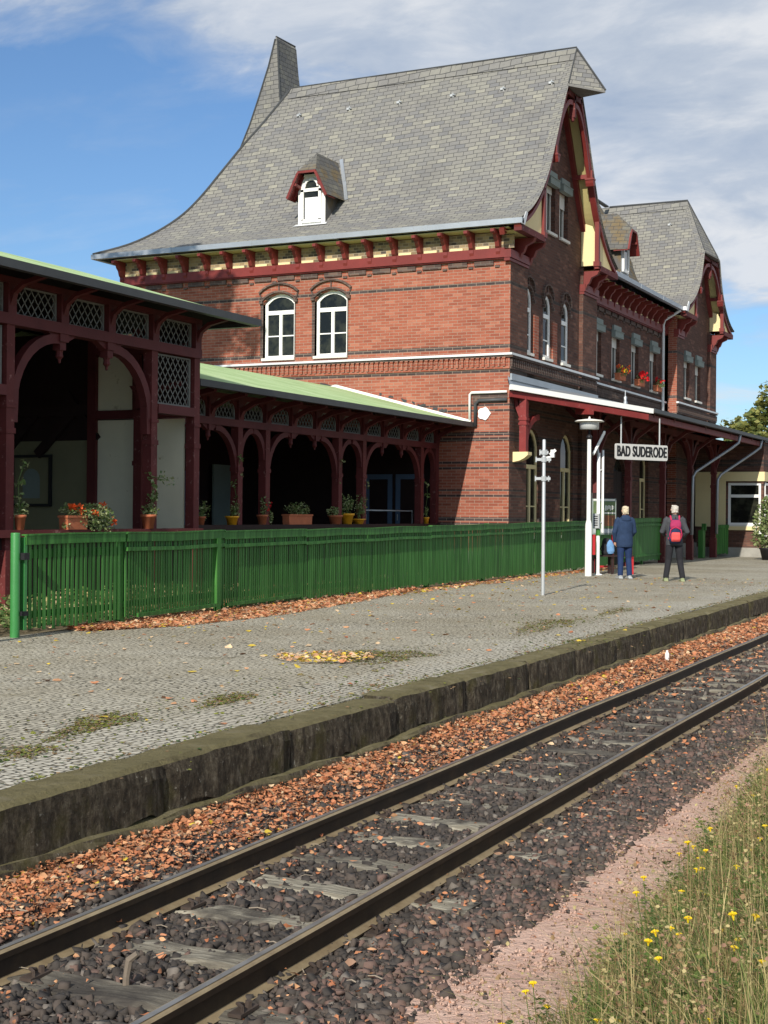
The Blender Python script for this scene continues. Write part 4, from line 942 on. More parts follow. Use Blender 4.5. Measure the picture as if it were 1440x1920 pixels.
# dormers ------------------------------------------------------------
def dormer(mp, zfun, clad, wmat):
    """mp(a, b, z): a sideways, b back into the roof; zfun(b) height of the roof there"""
    Q = lambda a, b_, z: mp(a, b_, z)
    hw = .42; z0 = 9.36; zt = 10.35
    s = MB(); f = [(-hw, z0), (hw, z0), (hw, zt), (.24, 10.72), (-.24, 10.72), (-hw, zt)]
    s.add([Q(a, 0, z) for a, z in f], [tuple(range(6))])
    root = s.build('dormer', M['white'] if clad == 'white' else M['zinc'], B)
    for sg in (-1, 1): s = MB(); s.add([Q(sg * hw, 0, z0), Q(sg * hw, 0, zt), Q(sg * hw, 1.3, zt + .2), Q(sg * hw, 1.0, zfun(1.0) - .05), Q(sg * hw, .5, zfun(.5) - .05)], [(0, 1, 2, 3, 4)]); s.build('dormer_cheek', M['slate_dark'], root)
    s = MB(); fb = -.30; R0 = (.0, 11.33)
    for sg in (-1, 1):
        e = [(sg * .28, fb, 10.76), (sg * .62, fb, 10.06), (sg * .64, 1.0, 10.06 + .02), (0, 1.9, 11.36), (0, .28, 11.36)]
        s.add([Q(*p) for p in e], [(0, 1, 2, 3, 4)])
        s.uv[len(s.f) - 1] = [(fb + sg, -.6), (fb + sg, -1.4), (1.0 + sg, -1.4), (1.9 + sg, 0), (.28 + sg, 0)]
    s.tri(Q(-.28, fb, 10.76), Q(.28, fb, 10.76), Q(0, .28, 11.36), uv=[(9, -.8), (9.56, -.8), (9.28, 0)])
    s.build('dormer_roof', M['slate_dark'], root)
    s = MB()
    for sg in (-1, 1):
        u = [Vector(Q(sg * .27, fb, 10.70)), Vector(Q(sg * .60, fb, 10.03))]; s.bar(u[0], u[1], .06, .07); s.bar(Vector(Q(sg * .27, 0, 10.66)), Vector(Q(sg * .56, 0, 10.06)), .06, .08)
        s.quad(Q(sg * .28, fb, 10.72), Q(sg * .62, fb, 10.02), Q(sg * .62, .2, 10.02), Q(sg * .28, .2, 10.72)); s.bar(Q(sg * .36, fb, 10.40), Q(sg * .36, 0, 10.36), .07, .07)
    s.bar(Q(-.28, fb, 10.72), Q(.28, fb, 10.72), .05, .06); s.build('dormer_bargeboard', M['red'], root)
    s = MB(); s.bar(Q(-.27, -.03, 9.46), Q(-.27, -.03, 10.3), .08, .05); s.bar(Q(.27, -.03, 9.46), Q(.27, -.03, 10.3), .08, .05)
    for z in (9.44, 10.28): s.bar(Q(-.31, -.03, z), Q(.31, -.03, z), .05, .09)
    w = s.build('dormer_window', M[wmat], root); a_ = arc(-.2, .2, 10.34, .2)
    s = MB(); s.add([Q(a, -.012, z) for a, z in [(-.24, 9.46), (-.24, 10.28), (.24, 10.28), (.24, 9.46)]], [(0, 1, 2, 3)]); s.add([Q(a, -.012, z) for a, z in a_], [tuple(range(len(a_)))]); s.build('pane', M['glass'], w)
    s = MB(); s.add([Q(a, -.018, z) for a, z in [(-.20, 9.5), (-.20, 10.08), (.20, 10.08), (.20, 9.5)]], [(0, 1, 2, 3)]); s.build('curtain', M['curtain'], w)
    s = MB(); pr = [(u, z + .03) for u, z in a_]
    for p, q in zip(pr, pr[1:]): s.bar(Q(p[0], -.03, p[1]), Q(q[0], -.03, q[1]), .05, .05)
    s.build('dormer_arch', M['white'], w)
    s = MB(); pv = [(.655, .62, 10.05), (.40, 1.08, 10.55), (.0, 1.75, 11.33)]
    pv = [(.62, .74, zfun(.74) + .03), (.33, 1.16, zfun(1.16) + .04), (.02, 1.56, zfun(1.56) + .05)]
    for p, q in zip(pv, pv[1:]): s.quad(Q(*p), Q(p[0] + .11, p[1] - .01, p[2] + .01), Q(q[0] + .11, q[1], q[2] + .01), Q(*q))
    s.build('dormer_flashing', M['zinc'], root)
    s = MB(); s.quad(Q(-hw - .1, -.14, zfun(-.14) + .03), Q(hw + .1, -.14, zfun(-.14) + .03), Q(hw + .06, .02, z0 + .02), Q(-hw - .06, .02, z0 + .02)); s.build('dormer_apron', M['zinc_pale'], root)
dormer(lambda a, b_, z: (-18.91 + a, 34.30 + b_, z), lambda b_: zp(PM, YRM - 34.30 - b_), 'white', 'white')
dormer(lambda a, b_, z: (-13.42 - b_, 45.5 + a, z), lambda b_: zp(PF, 3.03 - b_), 'zinc', 'white')

# slated ventilation spire on the far side of the left hip
s = MB(); top = [(-23.12, 39.50, 16.62), (-23.12, 40.72, 16.66)]
lev = [(.03, .05, 16.55, .0), (.26, .10, 15.7, .06), (.60, .18, 14.72, .15), (.88, .28, 13.92, .30), (1.20, .42, 13.16, .48), (1.7, .7, 12.3, .7), (2.4, 1.1, 11.2, 1.0)]
ring = [[(-23.12 - a, 39.50 - b_ * .3, z), (-23.12 + a2, 39.50 - b_ * .3, z), (-23.12 + a2, 40.72 + b_ * 1.3, z), (-23.12 - a, 40.72 + b_ * 1.3, z)] for a, a2, z, b_ in lev]
vv = 0
for r0, r1 in zip(ring, ring[1:]):
    h_ = r0[0][2] - r1[0][2]
    for k in range(4):
        a, c = r0[k], r0[(k + 1) % 4]; d_, e = r1[(k + 1) % 4], r1[k]; ax = 0 if k % 2 == 0 else 1
        s.quad(a, c, d_, e, uv=[(a[ax], -vv), (c[ax], -vv), (d_[ax], -vv - h_), (e[ax], -vv - h_)])
    vv += h_
s.tri(ring[0][0], ring[0][1], top[0], uv=[(0, 0)] * 3); s.tri(ring[0][2], ring[0][3], top[1], uv=[(0, 0)] * 3)
s.quad(ring[0][1], ring[0][2], top[1], top[0], uv=[(39.5, -.1), (40.7, -.1), (40.7, 0), (39.5, 0)]); s.quad(ring[0][3], ring[0][0], top[0], top[1], uv=[(40.7, -.1), (39.5, -.1), (39.5, 0), (40.7, 0)])
s.build('slated_spire', M['slate'], B)
capping([r[0] for r in ring[:-1]], .03); capping([r[1] for r in ring[:-1]], .025); capping(top, .03)

# fittings on the brick
s = MB(); s.tube([(-12.95, YC - .06, 4.56), (-13.90, YC - .06, 4.56), (-13.95, YC - .06, 4.52), (-13.95, YC - .06, 3.85)], .035, 8); s.build('conduit', M['white'], B, True)
s = MB(); s.tube([(-12.95, YC - .05, 4.36), (-13.70, YC - .05, 4.36), (-13.80, YC - .05, 4.27), (-13.80, YC - .05, 3.70)], .045, 8); s.build('downpipe', M['bitumen'], B, True)
s = MB()
for x in (-13.72, -13.42, -13.12): s.add([(x - .06, YC - .03, 4.40), (x + .06, YC - .03, 4.40), (x, YC - .03, 4.50)], [(0, 1, 2)])
s.box(-13.9, -12.95, YC - .012, YC, 4.29, 4.53); s.build('conduit_backing', M['brick_dark'], B)
# plinth under the lit wall and torn flashing above the low roof
along('Y', XL, XB + .06, 0, .55, YC, -.07, 'plinth', 'stone'); along('X', YC, Y3, 0, .5, XB, .05, 'plinth', 'stone')
pl = MB(); n = 14; pts = [(-13.575 + .165 * (1 + .12 * cos(5 * a)) * cos(a), 4.025 + .16 * (1 + .12 * cos(5 * a)) * sin(a)) for a in [2 * pi * k / n for k in range(n)]]
pl.prism(pts, 'Y', YC - .035, YC - .002); tag(pl.build('plaque', M['white']), 'small round white scalloped plaque fixed to the sunlit brick near the building corner', 'plaque')
# ------------------------------------------------------------------ lattice and braces shared by the two timber halls
def lattice(par, x, y0, y1, z0, z1, name='lattice_panel', sp=.15, ang=1.25, bw=.016, fr=.035):
    s = MB(); w, h = y1 - y0, z1 - z0
    dx = h / ang
    for sg in (1, -1):
        k = -dx
        while k < w:
            a, c = k, k + dx; za, zc = z0, z1
            pa = [a, 0.]; pc = [c, h]
            if pa[0] < 0: pa = [0, -a * ang]
            if pc[0] > w: pc = [w, h - (c - w) * ang]
            if pa[1] < h - .01 and pc[1] > .01 and pc[0] - pa[0] > .01:
                P0 = (pa[0], pa[1]); P1 = (pc[0], pc[1])
                if sg < 0: P0, P1 = (w - P0[0], P0[1]), (w - P1[0], P1[1])
                s.strip([(y0 + P0[0], z0 + P0[1]), (y0 + P1[0], z0 + P1[1])], bw, 'X', x - .009 * sg, x + .009 - .009 * sg)
            k += sp
    for a in ([y0, y0 + fr, z0, z1], [y1 - fr, y1, z0, z1], [y0 + fr, y1 - fr, z0, z0 + fr * .7], [y0 + fr, y1 - fr, z1 - fr * .7, z1]): s.box(x - .02, x + .022, *a)
    return s.build(name, M['lattice'], par)
M['lattice'] = paint('weathered_white_lattice', (.18, .18, .165), .12, 3., .8)
def qarc(y, z, r, sg, n=7, rz=None):
    """quarter arch springing from a post at y and rising towards sg"""
    rz = rz or r; return [(y + sg * r * (1 - cos(pi / 2 * i / n)), z - rz + rz * sin(pi / 2 * i / n)) for i in range(n + 1)]

# ------------------------------------------------------------------ pavilion
PV = thing('pavilion', 'open timber pavilion with wide oxblood arch and pale lattice under a mint green roof', 'pavilion', (-15.5, 16, 0))
xp = -13.9
def part_box(par, name, mat, *bx):
    s = MB()
    for q in bx: s.box(*q)
    return s.build(name, M[mat], par)
ys = [8.2, 9.7, 10.97, 14.90, 16.17, 19.73, 21.0]
for y in ys:
    s = MB(); s.box(xp - .085, xp + .085, y - .085, y + .085, 0, 4.25); s.box(xp - .10, xp + .10, y - .10, y + .10, 2.58, 2.66); s.box(xp - .10, xp + .10, y - .10, y + .10, 2.95, 3.0); s.box(xp - .13, xp + .13, y - .13, y + .13, 0, .9); s.build('column', M['red_old'], PV)
part_box(PV, 'beam', 'red_shaded', (xp - .11, xp + .115, 8, 21.1, 4.14, 4.30)); part_box(PV, 'wall_plate', 'red_shaded', (xp - .11, xp + .115, 8, 21.1, 4.73, 4.82))
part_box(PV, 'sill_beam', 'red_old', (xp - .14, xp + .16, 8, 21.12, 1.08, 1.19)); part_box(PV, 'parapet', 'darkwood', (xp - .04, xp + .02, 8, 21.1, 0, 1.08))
py = [14.90, 16.17, 17.36, 18.53, 19.73, 21.0]; py = [9.7, 10.97, 12.2, 13.5] + py
for a, c in zip(py, py[1:]):
    if c - a > 2: continue
    lattice(PV, xp, a + .12, c - .10, 4.30, 4.73)
for y in py:
    s = MB(); s.box(xp - .07, xp + .11, y - .09, y + .09, 4.30, 4.73)
    s.strip([(xp + .08, 4.42), (xp + .15, 4.60), (xp + .32, 4.72), (xp + .70, 4.80)], .06, 'Y', y - .045, y + .045); s.build('eave_bracket', M['red_shaded'], PV)
for a, c in ((19.73, 21.0), (14.90, 16.17), (9.7, 10.97)):
    lattice(PV, xp, a + .12, c - .12, 3.28, 4.12); part_box(PV, 'rail', 'red_shaded', (xp - .1, xp + .1, a + .1, c - .1, 3.12, 3.27))
for y, sg in ((16.17, 1), (19.73, -1), (10.97, 1), (14.90, -1)):
    s = MB(); s.strip(qarc(y + sg * .10, 4.06, 1.02, sg, 9, 1.05), .14, 'X', xp - .07, xp + .07); s.strip([(y + sg * .15, 3.2), (y + sg * .13, 2.75)], .10, 'X', xp - .065, xp + .065); s.build('arch_brace', M['red_shaded'], PV)
for y in (17.36, 18.53, 12.2, 13.5):
    s = MB(); s.box(xp - .10, xp + .10, y - .10, y + .10, 4.02, 4.14); s.box(xp - .07, xp + .07, y - .07, y + .07, 3.90, 4.02); s.lathe([(0, -.20), (.02, -.19), (.025, -.14), (.06, -.10), (.05, -.04), (.06, 0), (0, 0)], (xp, y, 3.90), 8)
    for sg in (-1, 1): s.prism([(y + sg * .1, 4.14), (y + sg * .34, 4.14), (y + sg * .1, 4.02)], 'X', xp - .06, xp + .06)
    s.build('pendant', M['red_shaded'], PV)
# roof
s = MB(); ex, rx, ez, rz_ = -13.1, -16.0, 4.87, 5.73; ye, yr0 = 21.78, 20.6
def rf(p, q, r_, t_): s.quad(p, q, r_, t_)
rf((ex, 5, ez), (ex, ye, ez), (rx, yr0, rz_), (rx, 5, rz_)); rf((-18.9, ye, ez), (-18.9, 5, ez), (rx, 5, rz_), (rx, yr0, rz_)); s.tri((ex, ye, ez), (-18.9, ye, ez), (rx, yr0, rz_))
s.build('roof', M['felt'], PV)
s = MB(); e = -.07; s.quad((ex, 5, ez + e), (ex, ye, ez + e), (rx, yr0, rz_ + e - .05), (rx, 5, rz_ + e - .05)); s.quad((-18.9, 5, ez + e), (-18.9, ye, ez + e), (rx, yr0, rz_ + e - .05), (rx, 5, rz_ + e - .05)); s.tri((ex, ye, ez + e), (-18.9, ye, ez + e), (rx, yr0, rz_ + e - .05)); s.build('roof_boards', M['darkwood'], PV)
s = MB(); s.bar((ex + .03, 5, ez - .055), (ex + .03, ye + .03, ez - .055), .12, .12); s.bar((ex, ye + .03, ez - .055), (-18.9, ye + .03, ez - .055), .12, .12); s.build('gutter', M['bitumen'], PV)
# half-timbered end wall with plaster panels, back wall with a framed picture
part_box(PV, 'plaster_panel', 'plaster', (-15.90, -15.10, 20.96, 21.0, 3.28, 4.24)); part_box(PV, 'plaster_panel', 'plaster', (-15.90, -14.06, 20.96, 21.0, 0, 3.10)); part_box(PV, 'end_wall_boards', 'darkwood', (-19, -16.0, 20.98, 21.02, 2.75, 4.7)); part_box(PV, 'end_wall_boards', 'darkwood', (-15.1, -14.0, 20.98, 21.02, 3.2, 4.7)); part_box(PV, 'plaster_panel', 'plaster_shaded', (-19, -16.0, 20.98, 21.02, 0, 2.75))
part_box(PV, 'timber_post', 'red_shaded', (-16.08, -15.90, 20.88, 21.04, 0, 4.7)); part_box(PV, 'timber_post', 'red_shaded', (-15.10, -14.96, 20.88, 21.04, 3.25, 4.7))
part_box(PV, 'timber_rail', 'red_shaded', (-15.90, -13.98, 20.89, 21.03, 3.12, 3.27)); part_box(PV, 'timber_rail', 'red_shaded', (-15.9, -13.98, 20.89, 21.03, 4.24, 4.40))
part_box(PV, 'back_wall', 'plaster', (-18.6, -18.5, 8, 27, 0, 2.9)); part_box(PV, 'back_wall_boards', 'darkwood', (-18.62, -18.52, 8, 27, 2.9, 4.9)); part_box(PV, 'sun_block_wall', 'darkwood', (-18.6, -13.9, 8.0, 8.1, 0, 4.9)); part_box(PV, 'floor', 'stone', (-18.6, -13.95, 8, 21, .02, .28))  # the left end wall is unseen, added to keep the sun out
for q in ([(-17.25, 2.5), (-16.45, 3.25)], [(-17.95, 2.6), (-17.3, 3.25)], [(-16.6, 3.6), (-15.9, 2.75)]): s = MB(); s.strip(q, .17, 'Y', 20.90, 20.99); s.build('timber_strut', M['darkwood'], PV)
part_box(PV, 'timber_rail', 'darkwood', (-18.5, -16.08, 20.89, 20.99, 3.2, 3.4))
pc = thing('framed_picture', 'dim framed picture of a pale arched building on the shaded end wall of the pavilion', 'picture', (-17.4, 20.95, 2.1))
s = MB()
for q in ((-17.85, -17.80, 1.55, 2.5), (-16.98, -16.93, 1.55, 2.5), (-17.8, -16.98, 1.55, 1.6), (-17.8, -16.98, 2.45, 2.5)): s.box(q[0], q[1], 20.92, 20.975, q[2], q[3])
s.build('frame', M['black'], pc); s = MB(); s.quad((-17.8, 20.96, 1.6), (-16.98, 20.96, 1.6), (-16.98, 20.96, 2.45), (-17.8, 20.96, 2.45)); s.build('print', M['plaster_shaded'], pc)
s = MB(); s.add([(u, 20.955, z) for u, z in [(-17.6, 1.7), (-17.6, 2.05)] + arc(-17.6, -17.2, 2.05, .2) + [(-17.2, 1.7)]], [tuple(range(12))]); s.build('picture_motif', M['shutter'], pc)

# ------------------------------------------------------------------ veranda between the pavilion and the station
VR = thing('veranda', 'long low veranda with oxblood arcade of wide and narrow arches under a mint green roof', 'veranda', (-16.5, 27, 0))
xv = -14.9; vy = [20.85, 24.07, 25.13, 28.3, 29.5, 32.72, 33.66]
for y in vy:
    s = MB(); s.box(xv - .085, xv + .085, y - .085, y + .085, 0, 3.25); s.box(xv - .10, xv + .10, y - .10, y + .10, 2.28, 2.36); s.build('column', M['red_old'], VR)
part_box(VR, 'beam', 'red_shaded', (xv - .09, xv + .095, 20.85, 33.73, 3.14, 3.28)); part_box(VR, 'wall_plate', 'red_shaded', (xv - .09, xv + .095, 20.85, 33.73, 3.66, 3.76)); part_box(VR, 'sill_beam', 'darkwood', (xv - .12, xv + .15, 20.9, 33.7, 1.12, 1.23)); part_box(VR, 'parapet', 'darkwood', (xv - .04, xv + .02, 20.9, 33.7, 0, 1.12))
pys = [20.85, 21.95, 23.02, 24.07, 25.13, 26.19, 27.24, 28.3, 29.5, 30.57, 31.64, 32.72, 33.66]
for a, c in zip(pys, pys[1:]): lattice(VR, xv, a + .12, c - .12, 3.29, 3.66, sp=.13)
for y in pys:
    s = MB(); s.box(xv - .05, xv + .10, y - .10, y + .10, 3.28, 3.66); s.strip([(xv + .06, 3.32), (xv + .14, 3.48), (xv + .42, 3.62), (xv + .85, 3.70)], .09, 'Y', y - .05, y + .05)
    for sg in (-1, 1): s.prism([(y + sg * .10, 3.66), (y + sg * .30, 3.66), (y + sg * .16, 3.56), (y + sg * .10, 3.42)], 'X', xv - .03, xv + .05)
    s.build('eave_bracket', M['red_shaded'], VR)
for a, c in zip(vy, vy[1:]):
    r = .48 if c - a < 2 else .78
    for y, sg in ((a, 1), (c, -1)):
        s = MB(); s.strip(qarc(y + sg * .07, 3.10, min(r, (c - a) / 2 - .08), sg, 8, r + .08), .11, 'X', xv - .06, xv + .06)
        s.build('arch_brace', M['red_shaded'], VR)
for y in (21.95, 23.02, 26.19, 27.24, 30.57, 31.64):
    s = MB(); s.box(xv - .08, xv + .08, y - .08, y + .08, 3.03, 3.14); s.lathe([(0, -.20), (.018, -.19), (.02, -.15), (.055, -.11), (.045, -.05), (.055, 0), (0, 0)], (xv, y, 3.03), 8)
    for sg in (-1, 1): s.prism([(y + sg * .08, 3.14), (y + sg * .28, 3.14), (y + sg * .08, 3.03)], 'X', xv - .05, xv + .05)
    s.build('pendant', M['red_shaded'], VR)
s = MB(); ex, rx, ez, rz_ = -13.92, -17.8, 3.80, 4.82
s.quad((ex, 21.12, ez), (ex, 33.745, ez), (rx, 33.745, rz_), (rx, 21.12, rz_)); s.quad((rx, 21.12, rz_), (rx, 33.745, rz_), (-21.8, 33.745, 3.78), (-21.8, 21.12, 3.78)); s.build('roof', M['felt'], VR)
s = MB(); s.quad((ex, 21.12, ez - .08), (ex, 33.74, ez - .08), (rx, 33.74, rz_ - .12), (rx, 21.12, rz_ - .12)); s.build('roof_boards', M['darkwood'], VR)
s = MB(); s.bar((ex + .03, 21.12, ez - .055), (ex + .03, 33.7, ez - .055), .13, .12); s.build('gutter', M['bitumen'], VR)
s = MB(); s.bar((ex, 33.69, ez + .02), (rx, 33.69, rz_ + .02), .09, .05, (0, 1, 0)); s.bar((rx, 33.69, rz_ + .02), (-21.5, 33.69, 3.9), .09, .05, (0, 1, 0)); s.build('wall_flashing', M['white'], VR)
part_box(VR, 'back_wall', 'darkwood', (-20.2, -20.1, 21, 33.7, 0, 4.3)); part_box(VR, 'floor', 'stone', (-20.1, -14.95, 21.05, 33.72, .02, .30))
part_box(VR, 'shade_sheet', 'darkwood', (-20.1, -15.02, YC - .035, YC - .005, .3, 3.75)); part_box(VR, 'notice_panel', 'bluedoor', (-20.08, -20.04, 27.0, 28.3, .5, 2.6), (-20.08, -20.04, 29.2, 30.6, .4, 2.5))  # dark sheet added over the brick to stand for the veranda shade
part_box(VR, 'pale_screen', 'shutter', (-19.98, -19.93, 31.1, 32.2, .4, 2.7))
s = MB(); s.tube([(-15.5, 30.7, 1.55), (-15.5, 33.6, 1.55), (-15.5, 33.6, .3)], .02, 6); s.tube([(-15.5, 30.7, 1.55), (-15.5, 30.7, .3)], .02, 6); s.build('handrail', M['grey'], VR, True)
for k, (x0, x1) in enumerate(((-16.92, -16.12), (-16.02, -15.22))):      # glazed doors into the station
    s = MB(); y = YC - .05
    for q in ((x0, x0 + .13, .3, 2.5), (x1 - .13, x1, .3, 2.5), (x0 + .13, x1 - .13, 2.37, 2.5), (x0 + .13, x1 - .13, .3, .95)): s.box(q[0], q[1], y, YC, q[2], q[3])
    dr = s.build('door', M['bluedoor'], B); s = MB(); s.quad((x0 + .13, y + .03, .95), (x1 - .13, y + .03, .95), (x1 - .13, y + .03, 2.37), (x0 + .13, y + .03, 2.37)); s.build('pane', M['glass'], dr)
    s = MB(); s.bar((x0 + .07, y - .03, 1.3), (x0 + .07, y - .03, 1.46), .02, .02); s.build('handle', M['grey'], dr)
# dark torn edge of old flashing on the brick above the low roof
s = MB(); rr = random.Random(3)
for x0, x1, z0 in ((-18.3, -16.9, 4.93), (-16.6, -16.0, 4.60), (-15.9, -15.2, 4.42), (-15.0, -14.6, 4.20)):
    n = 9; up = [(x0 + (x1 - x0) * i / n, z0 - (x0 + (x1 - x0) * i / n - x0) * .262 + rr.uniform(.01, .07)) for i in range(n + 1)]; dn = [(x, z - rr.uniform(.03, .09)) for x, z in up]
    for i in range(n):
        if rr.random() < .85: s.add([(up[i][0], YC - .012, up[i][1]), (up[i + 1][0], YC - .012, up[i + 1][1]), (dn[i + 1][0], YC - .008, dn[i + 1][1]), (dn[i][0], YC - .008, dn[i][1])], [(0, 1, 2, 3)])
s.build('tar_stain', M['bitumen'], B)

# ------------------------------------------------------------------ canopy along the platform side
M['red_lit'] = paint('oxblood_paint_lit', (.19, .027, .025), .3, 2.2, .55, (.26, .10, .09), .3)  # brighter oxblood copy, sunlight on the outer canopy timbers painted in
CN = thing('platform_canopy', 'shallow platform canopy on oxblood posts with curved braces along the shaded brick front', 'canopy', (-12, 48, 0))
K0, K1, K2 = (-12.84, 33.60, 4.70), (-10.40, 37.8, 4.34), (-10.40, 66., 4.34)
s = MB(); s.quad(K0, K1, (-12.9, 37.8, 4.93), (-12.9, 33.6, 4.93)); s.quad(K1, (-10.40, 56.4, 4.34), (-13.36, 56.4, 4.97), (-13.36, 37.8, 4.97)); s.build('roof', M['zinc'], CN); s = MB(); s.quad((-10.40, 56.4, 4.34), K2, (-14.5, 66, 5.1), (-13.4, 56.4, 4.97)); s.build('roof', M['bitumen'], CN)
s = MB()
for y0, y1, x in ((33.75, 40.9, -12.89), (40.9, 50.3, -13.34), (50.3, 56.4, -12.89)): s.box(x, x + .05, y0, y1, 4.86, 5.02)
s.build('wall_flashing', M['zinc'], CN)
s = MB(); e = .07
for a, c, d_, f in ((K0, K1, (-12.9, 37.8, 4.93), (-12.9, 33.6, 4.93)), (K1, K2, (-13.36, 66, 4.96), (-13.36, 37.8, 4.96))): s.quad(*[(p[0], p[1], p[2] - e) for p in (a, c, d_, f)])
s.build('soffit_boards', M['darkwood'], CN)
s = MB(); a, c = Vector(K0), Vector(K1); s.bar(a + Vector((.03, -.02, -.04)), c + Vector((.03, .05, -.05)), .10, .13); s.build('white_gutter', M['white'], CN)
s = MB(); s.bar((K1[0] + .04, 37.9, 4.31), (K2[0] + .04, 66, 4.31), .11, .11); s.build('dark_gutter', M['bitumen'], CN)
s = MB(); s.bar(a + Vector((-.02, .1, -.20)), c + Vector((-.06, -.1, -.22)), .10, .15); s.build('eave_beam', M['red_lit'], CN)
s = MB(); s.bar((-10.56, 37.7, 4.14), (-10.56, 66, 4.14), .10, .16); s.build('eave_beam', M['red_lit'], CN)
s = MB(); s.bar((-11.85, 40.6, 4.16), (-11.85, 66, 4.16), .16, .18); s.build('post_beam', M['red_shaded'], CN)
posts = [(-12.12, 38.55), (-11.85, 40.72), (-11.85, 44.55), (-11.85, 48.1), (-11.85, 51.55), (-11.85, 55.0), (-11.85, 58.5)]
for i, (x, y) in enumerate(posts):
    s = MB(); zt = 4.1 if i else 4.36; s.box(x - .085, x + .085, y - .085, y + .085, 0.0, zt); s.box(x - .11, x + .11, y - .11, y + .11, 0, .7); s.box(x - .105, x + .105, y - .105, y + .105, 2.5, 2.6); s.box(x - .105, x + .105, y - .105, y + .105, 3.0, 3.06)
    po = s.build('post', M['red_old'], CN)
    s = MB()
    for sg in (-1, 1): s.strip(qarc(y + sg * .07, zt - .08, .85, sg, 7, 1.0), .12, 'X', x - .06, x + .06)
    s.strip([(x - .02, 3.3), (x - .25, 3.9), (x - .9, 4.5)], .11, 'Y', y - .05, y + .05); s.strip([(x + .05, 3.2), (x + .25, 3.75), (x + .75, 4.12), (x + 1.2, 4.18)], .10, 'Y', y - .05, y + .05); s.build('post_brace', M['red_shaded'], po)
    s = MB(); s.bar((-10.5, y, 4.20), (-13.0, y, 4.76), .12, .13); s.build('rafter', M['red_shaded'], CN)
s = MB(); x, y = -12.66, 34.15; s.box(x - .09, x + .09, y - .09, y + .09, 3.02, 4.45); s.box(x - .11, x + .11, y - .11, y + .11, 3.74, 3.80); s.box(x - .11, x + .11, y - .11, y + .11, 3.86, 3.92); s.strip(qarc(y + .06, 4.0, .95, 1, 7, .85), .15, 'X', x - .06, x + .06); s.strip([(-12.88, 4.50), (-12.84, 4.25), (-12.72, 3.95)], .10, 'Y', y - .07, y + .05); s.build('wall_bracket', M['red_lit'], CN)
s = MB(); s.prism([(-12.92, 2.80), (-12.72, 2.84), (-12.60, 2.90), (-12.5, 2.98), (-12.5, 3.06), (-12.92, 3.06)], 'Y', y - .14, y + .16); s.build('corbel', M['cream'], CN)
s = MB(); s.bar((-11.40, 35.75, 4.17), (-11.85, 36.0, 4.20), .17, .17); s.build('beam_end', M['red_lit'], CN)
for p in ([(-10.38, 49.0, 4.26), (-10.42, 48.95, 3.98), (-10.60, 48.85, 3.82), (-11.62, 47.95, 2.98), (-11.70, 47.85, 2.80), (-11.72, 47.85, .85)], [(-10.38, 52.65, 4.26), (-10.42, 52.6, 3.98), (-10.60, 52.5, 3.82), (-11.58, 51.5, 2.98), (-11.68, 51.42, 2.80), (-11.70, 51.40, .85)]):
    downpipe(p, .05, 'zinc', CN)
s = MB(); s.lathe([(0, .52), (.012, .5), (.02, .34), (.06, .30), (.045, .2), (.075, .12), (.06, 0)], (-12.75, 43.4, 4.86), 10); s.build('roof_vent', M['zinc'], CN, True)

# station name board
SGN = thing('name_board', 'white station name board reading BAD SUDERODE in black capitals under the canopy edge', 'sign', (-10.62, 37.72, 2.97))
u = Vector((.50, .866, 0)).normalized(); n_ = Vector((u.y, -u.x, 0)); wv, hv = 1.92, .42
c0 = Vector((-10.62, 37.72, 2.97)); o0 = c0 - u * wv / 2
def SP(a, z, d): v = o0 + u * a + n_ * d; return (v.x, v.y, v.z + z)
s = MB(); rr_ = .05; loop = []
for cx, cz, a0 in ((wv - rr_, rr_, -90), (wv - rr_, hv - rr_, 0), (rr_, hv - rr_, 90), (rr_, rr_, 180)):
    for k in range(5): loop.append((cx + rr_ * cos(R(a0 + 22.5 * k)), cz + rr_ * sin(R(a0 + 22.5 * k))))
n = len(loop); s.add([SP(a, z, .02) for a, z in loop] + [SP(a, z, -.02) for a, z in loop], [tuple(range(n)), tuple(range(n, 2 * n))[::-1]] + [(i, (i + 1) % n, n + (i + 1) % n, n + i) for i in range(n)]); M['signwhite'] = paint('sign_enamel', (.50, .50, .48), .08, 2., .4); s.build('board', M['signwhite'], SGN)
s = MB()
for a in (.25, wv - .25): s.bar(SP(a, hv - .05, -.04), SP(a, 1.15, -.04), .03, .03)
s.build('hanger', M['grey'], SGN)
def text(body, par, loc, mat, size, xs=1., ext=.004, off=.0, xdir=u, sp=1.):
    cu = bpy.data.curves.new('lettering', 'FONT'); cu.body = body; cu.size = size; cu.extrude = ext; cu.offset = off; cu.align_x = 'CENTER'; cu.align_y = 'CENTER'; cu.space_character = sp
    o = bpy.data.objects.new('lettering', cu); COL.objects.link(o); dg = bpy.context.evaluated_depsgraph_get(); me = bpy.data.meshes.new_from_object(o.evaluated_get(dg)); me.name = 'lettering'
    bpy.data.objects.remove(o); o = bpy.data.objects.new('lettering', me); COL.objects.link(o); me.materials.clear(); me.materials.append(mat)
    xd = Vector(xdir).normalized(); nn = Vector((xd.y, -xd.x, 0)); off_ = Vector(ORG.get(par.name, (0, 0, 0))); l = Vector(loc) - off_
    o.matrix_local = Matrix(((xd.x * xs, 0, nn.x, l.x), (xd.y * xs, 0, nn.y, l.y), (0, 1, 0, l.z), (0, 0, 0, 1))); o.parent = par; return o
for k_ in (-1, 0, 1): text('BAD SUDERODE', SGN, SP(wv / 2 + k_ * .009, hv / 2 + .0, .026 + k_ * .0006), M['black'], .385, .62, .003, .0075, sp=1.06)

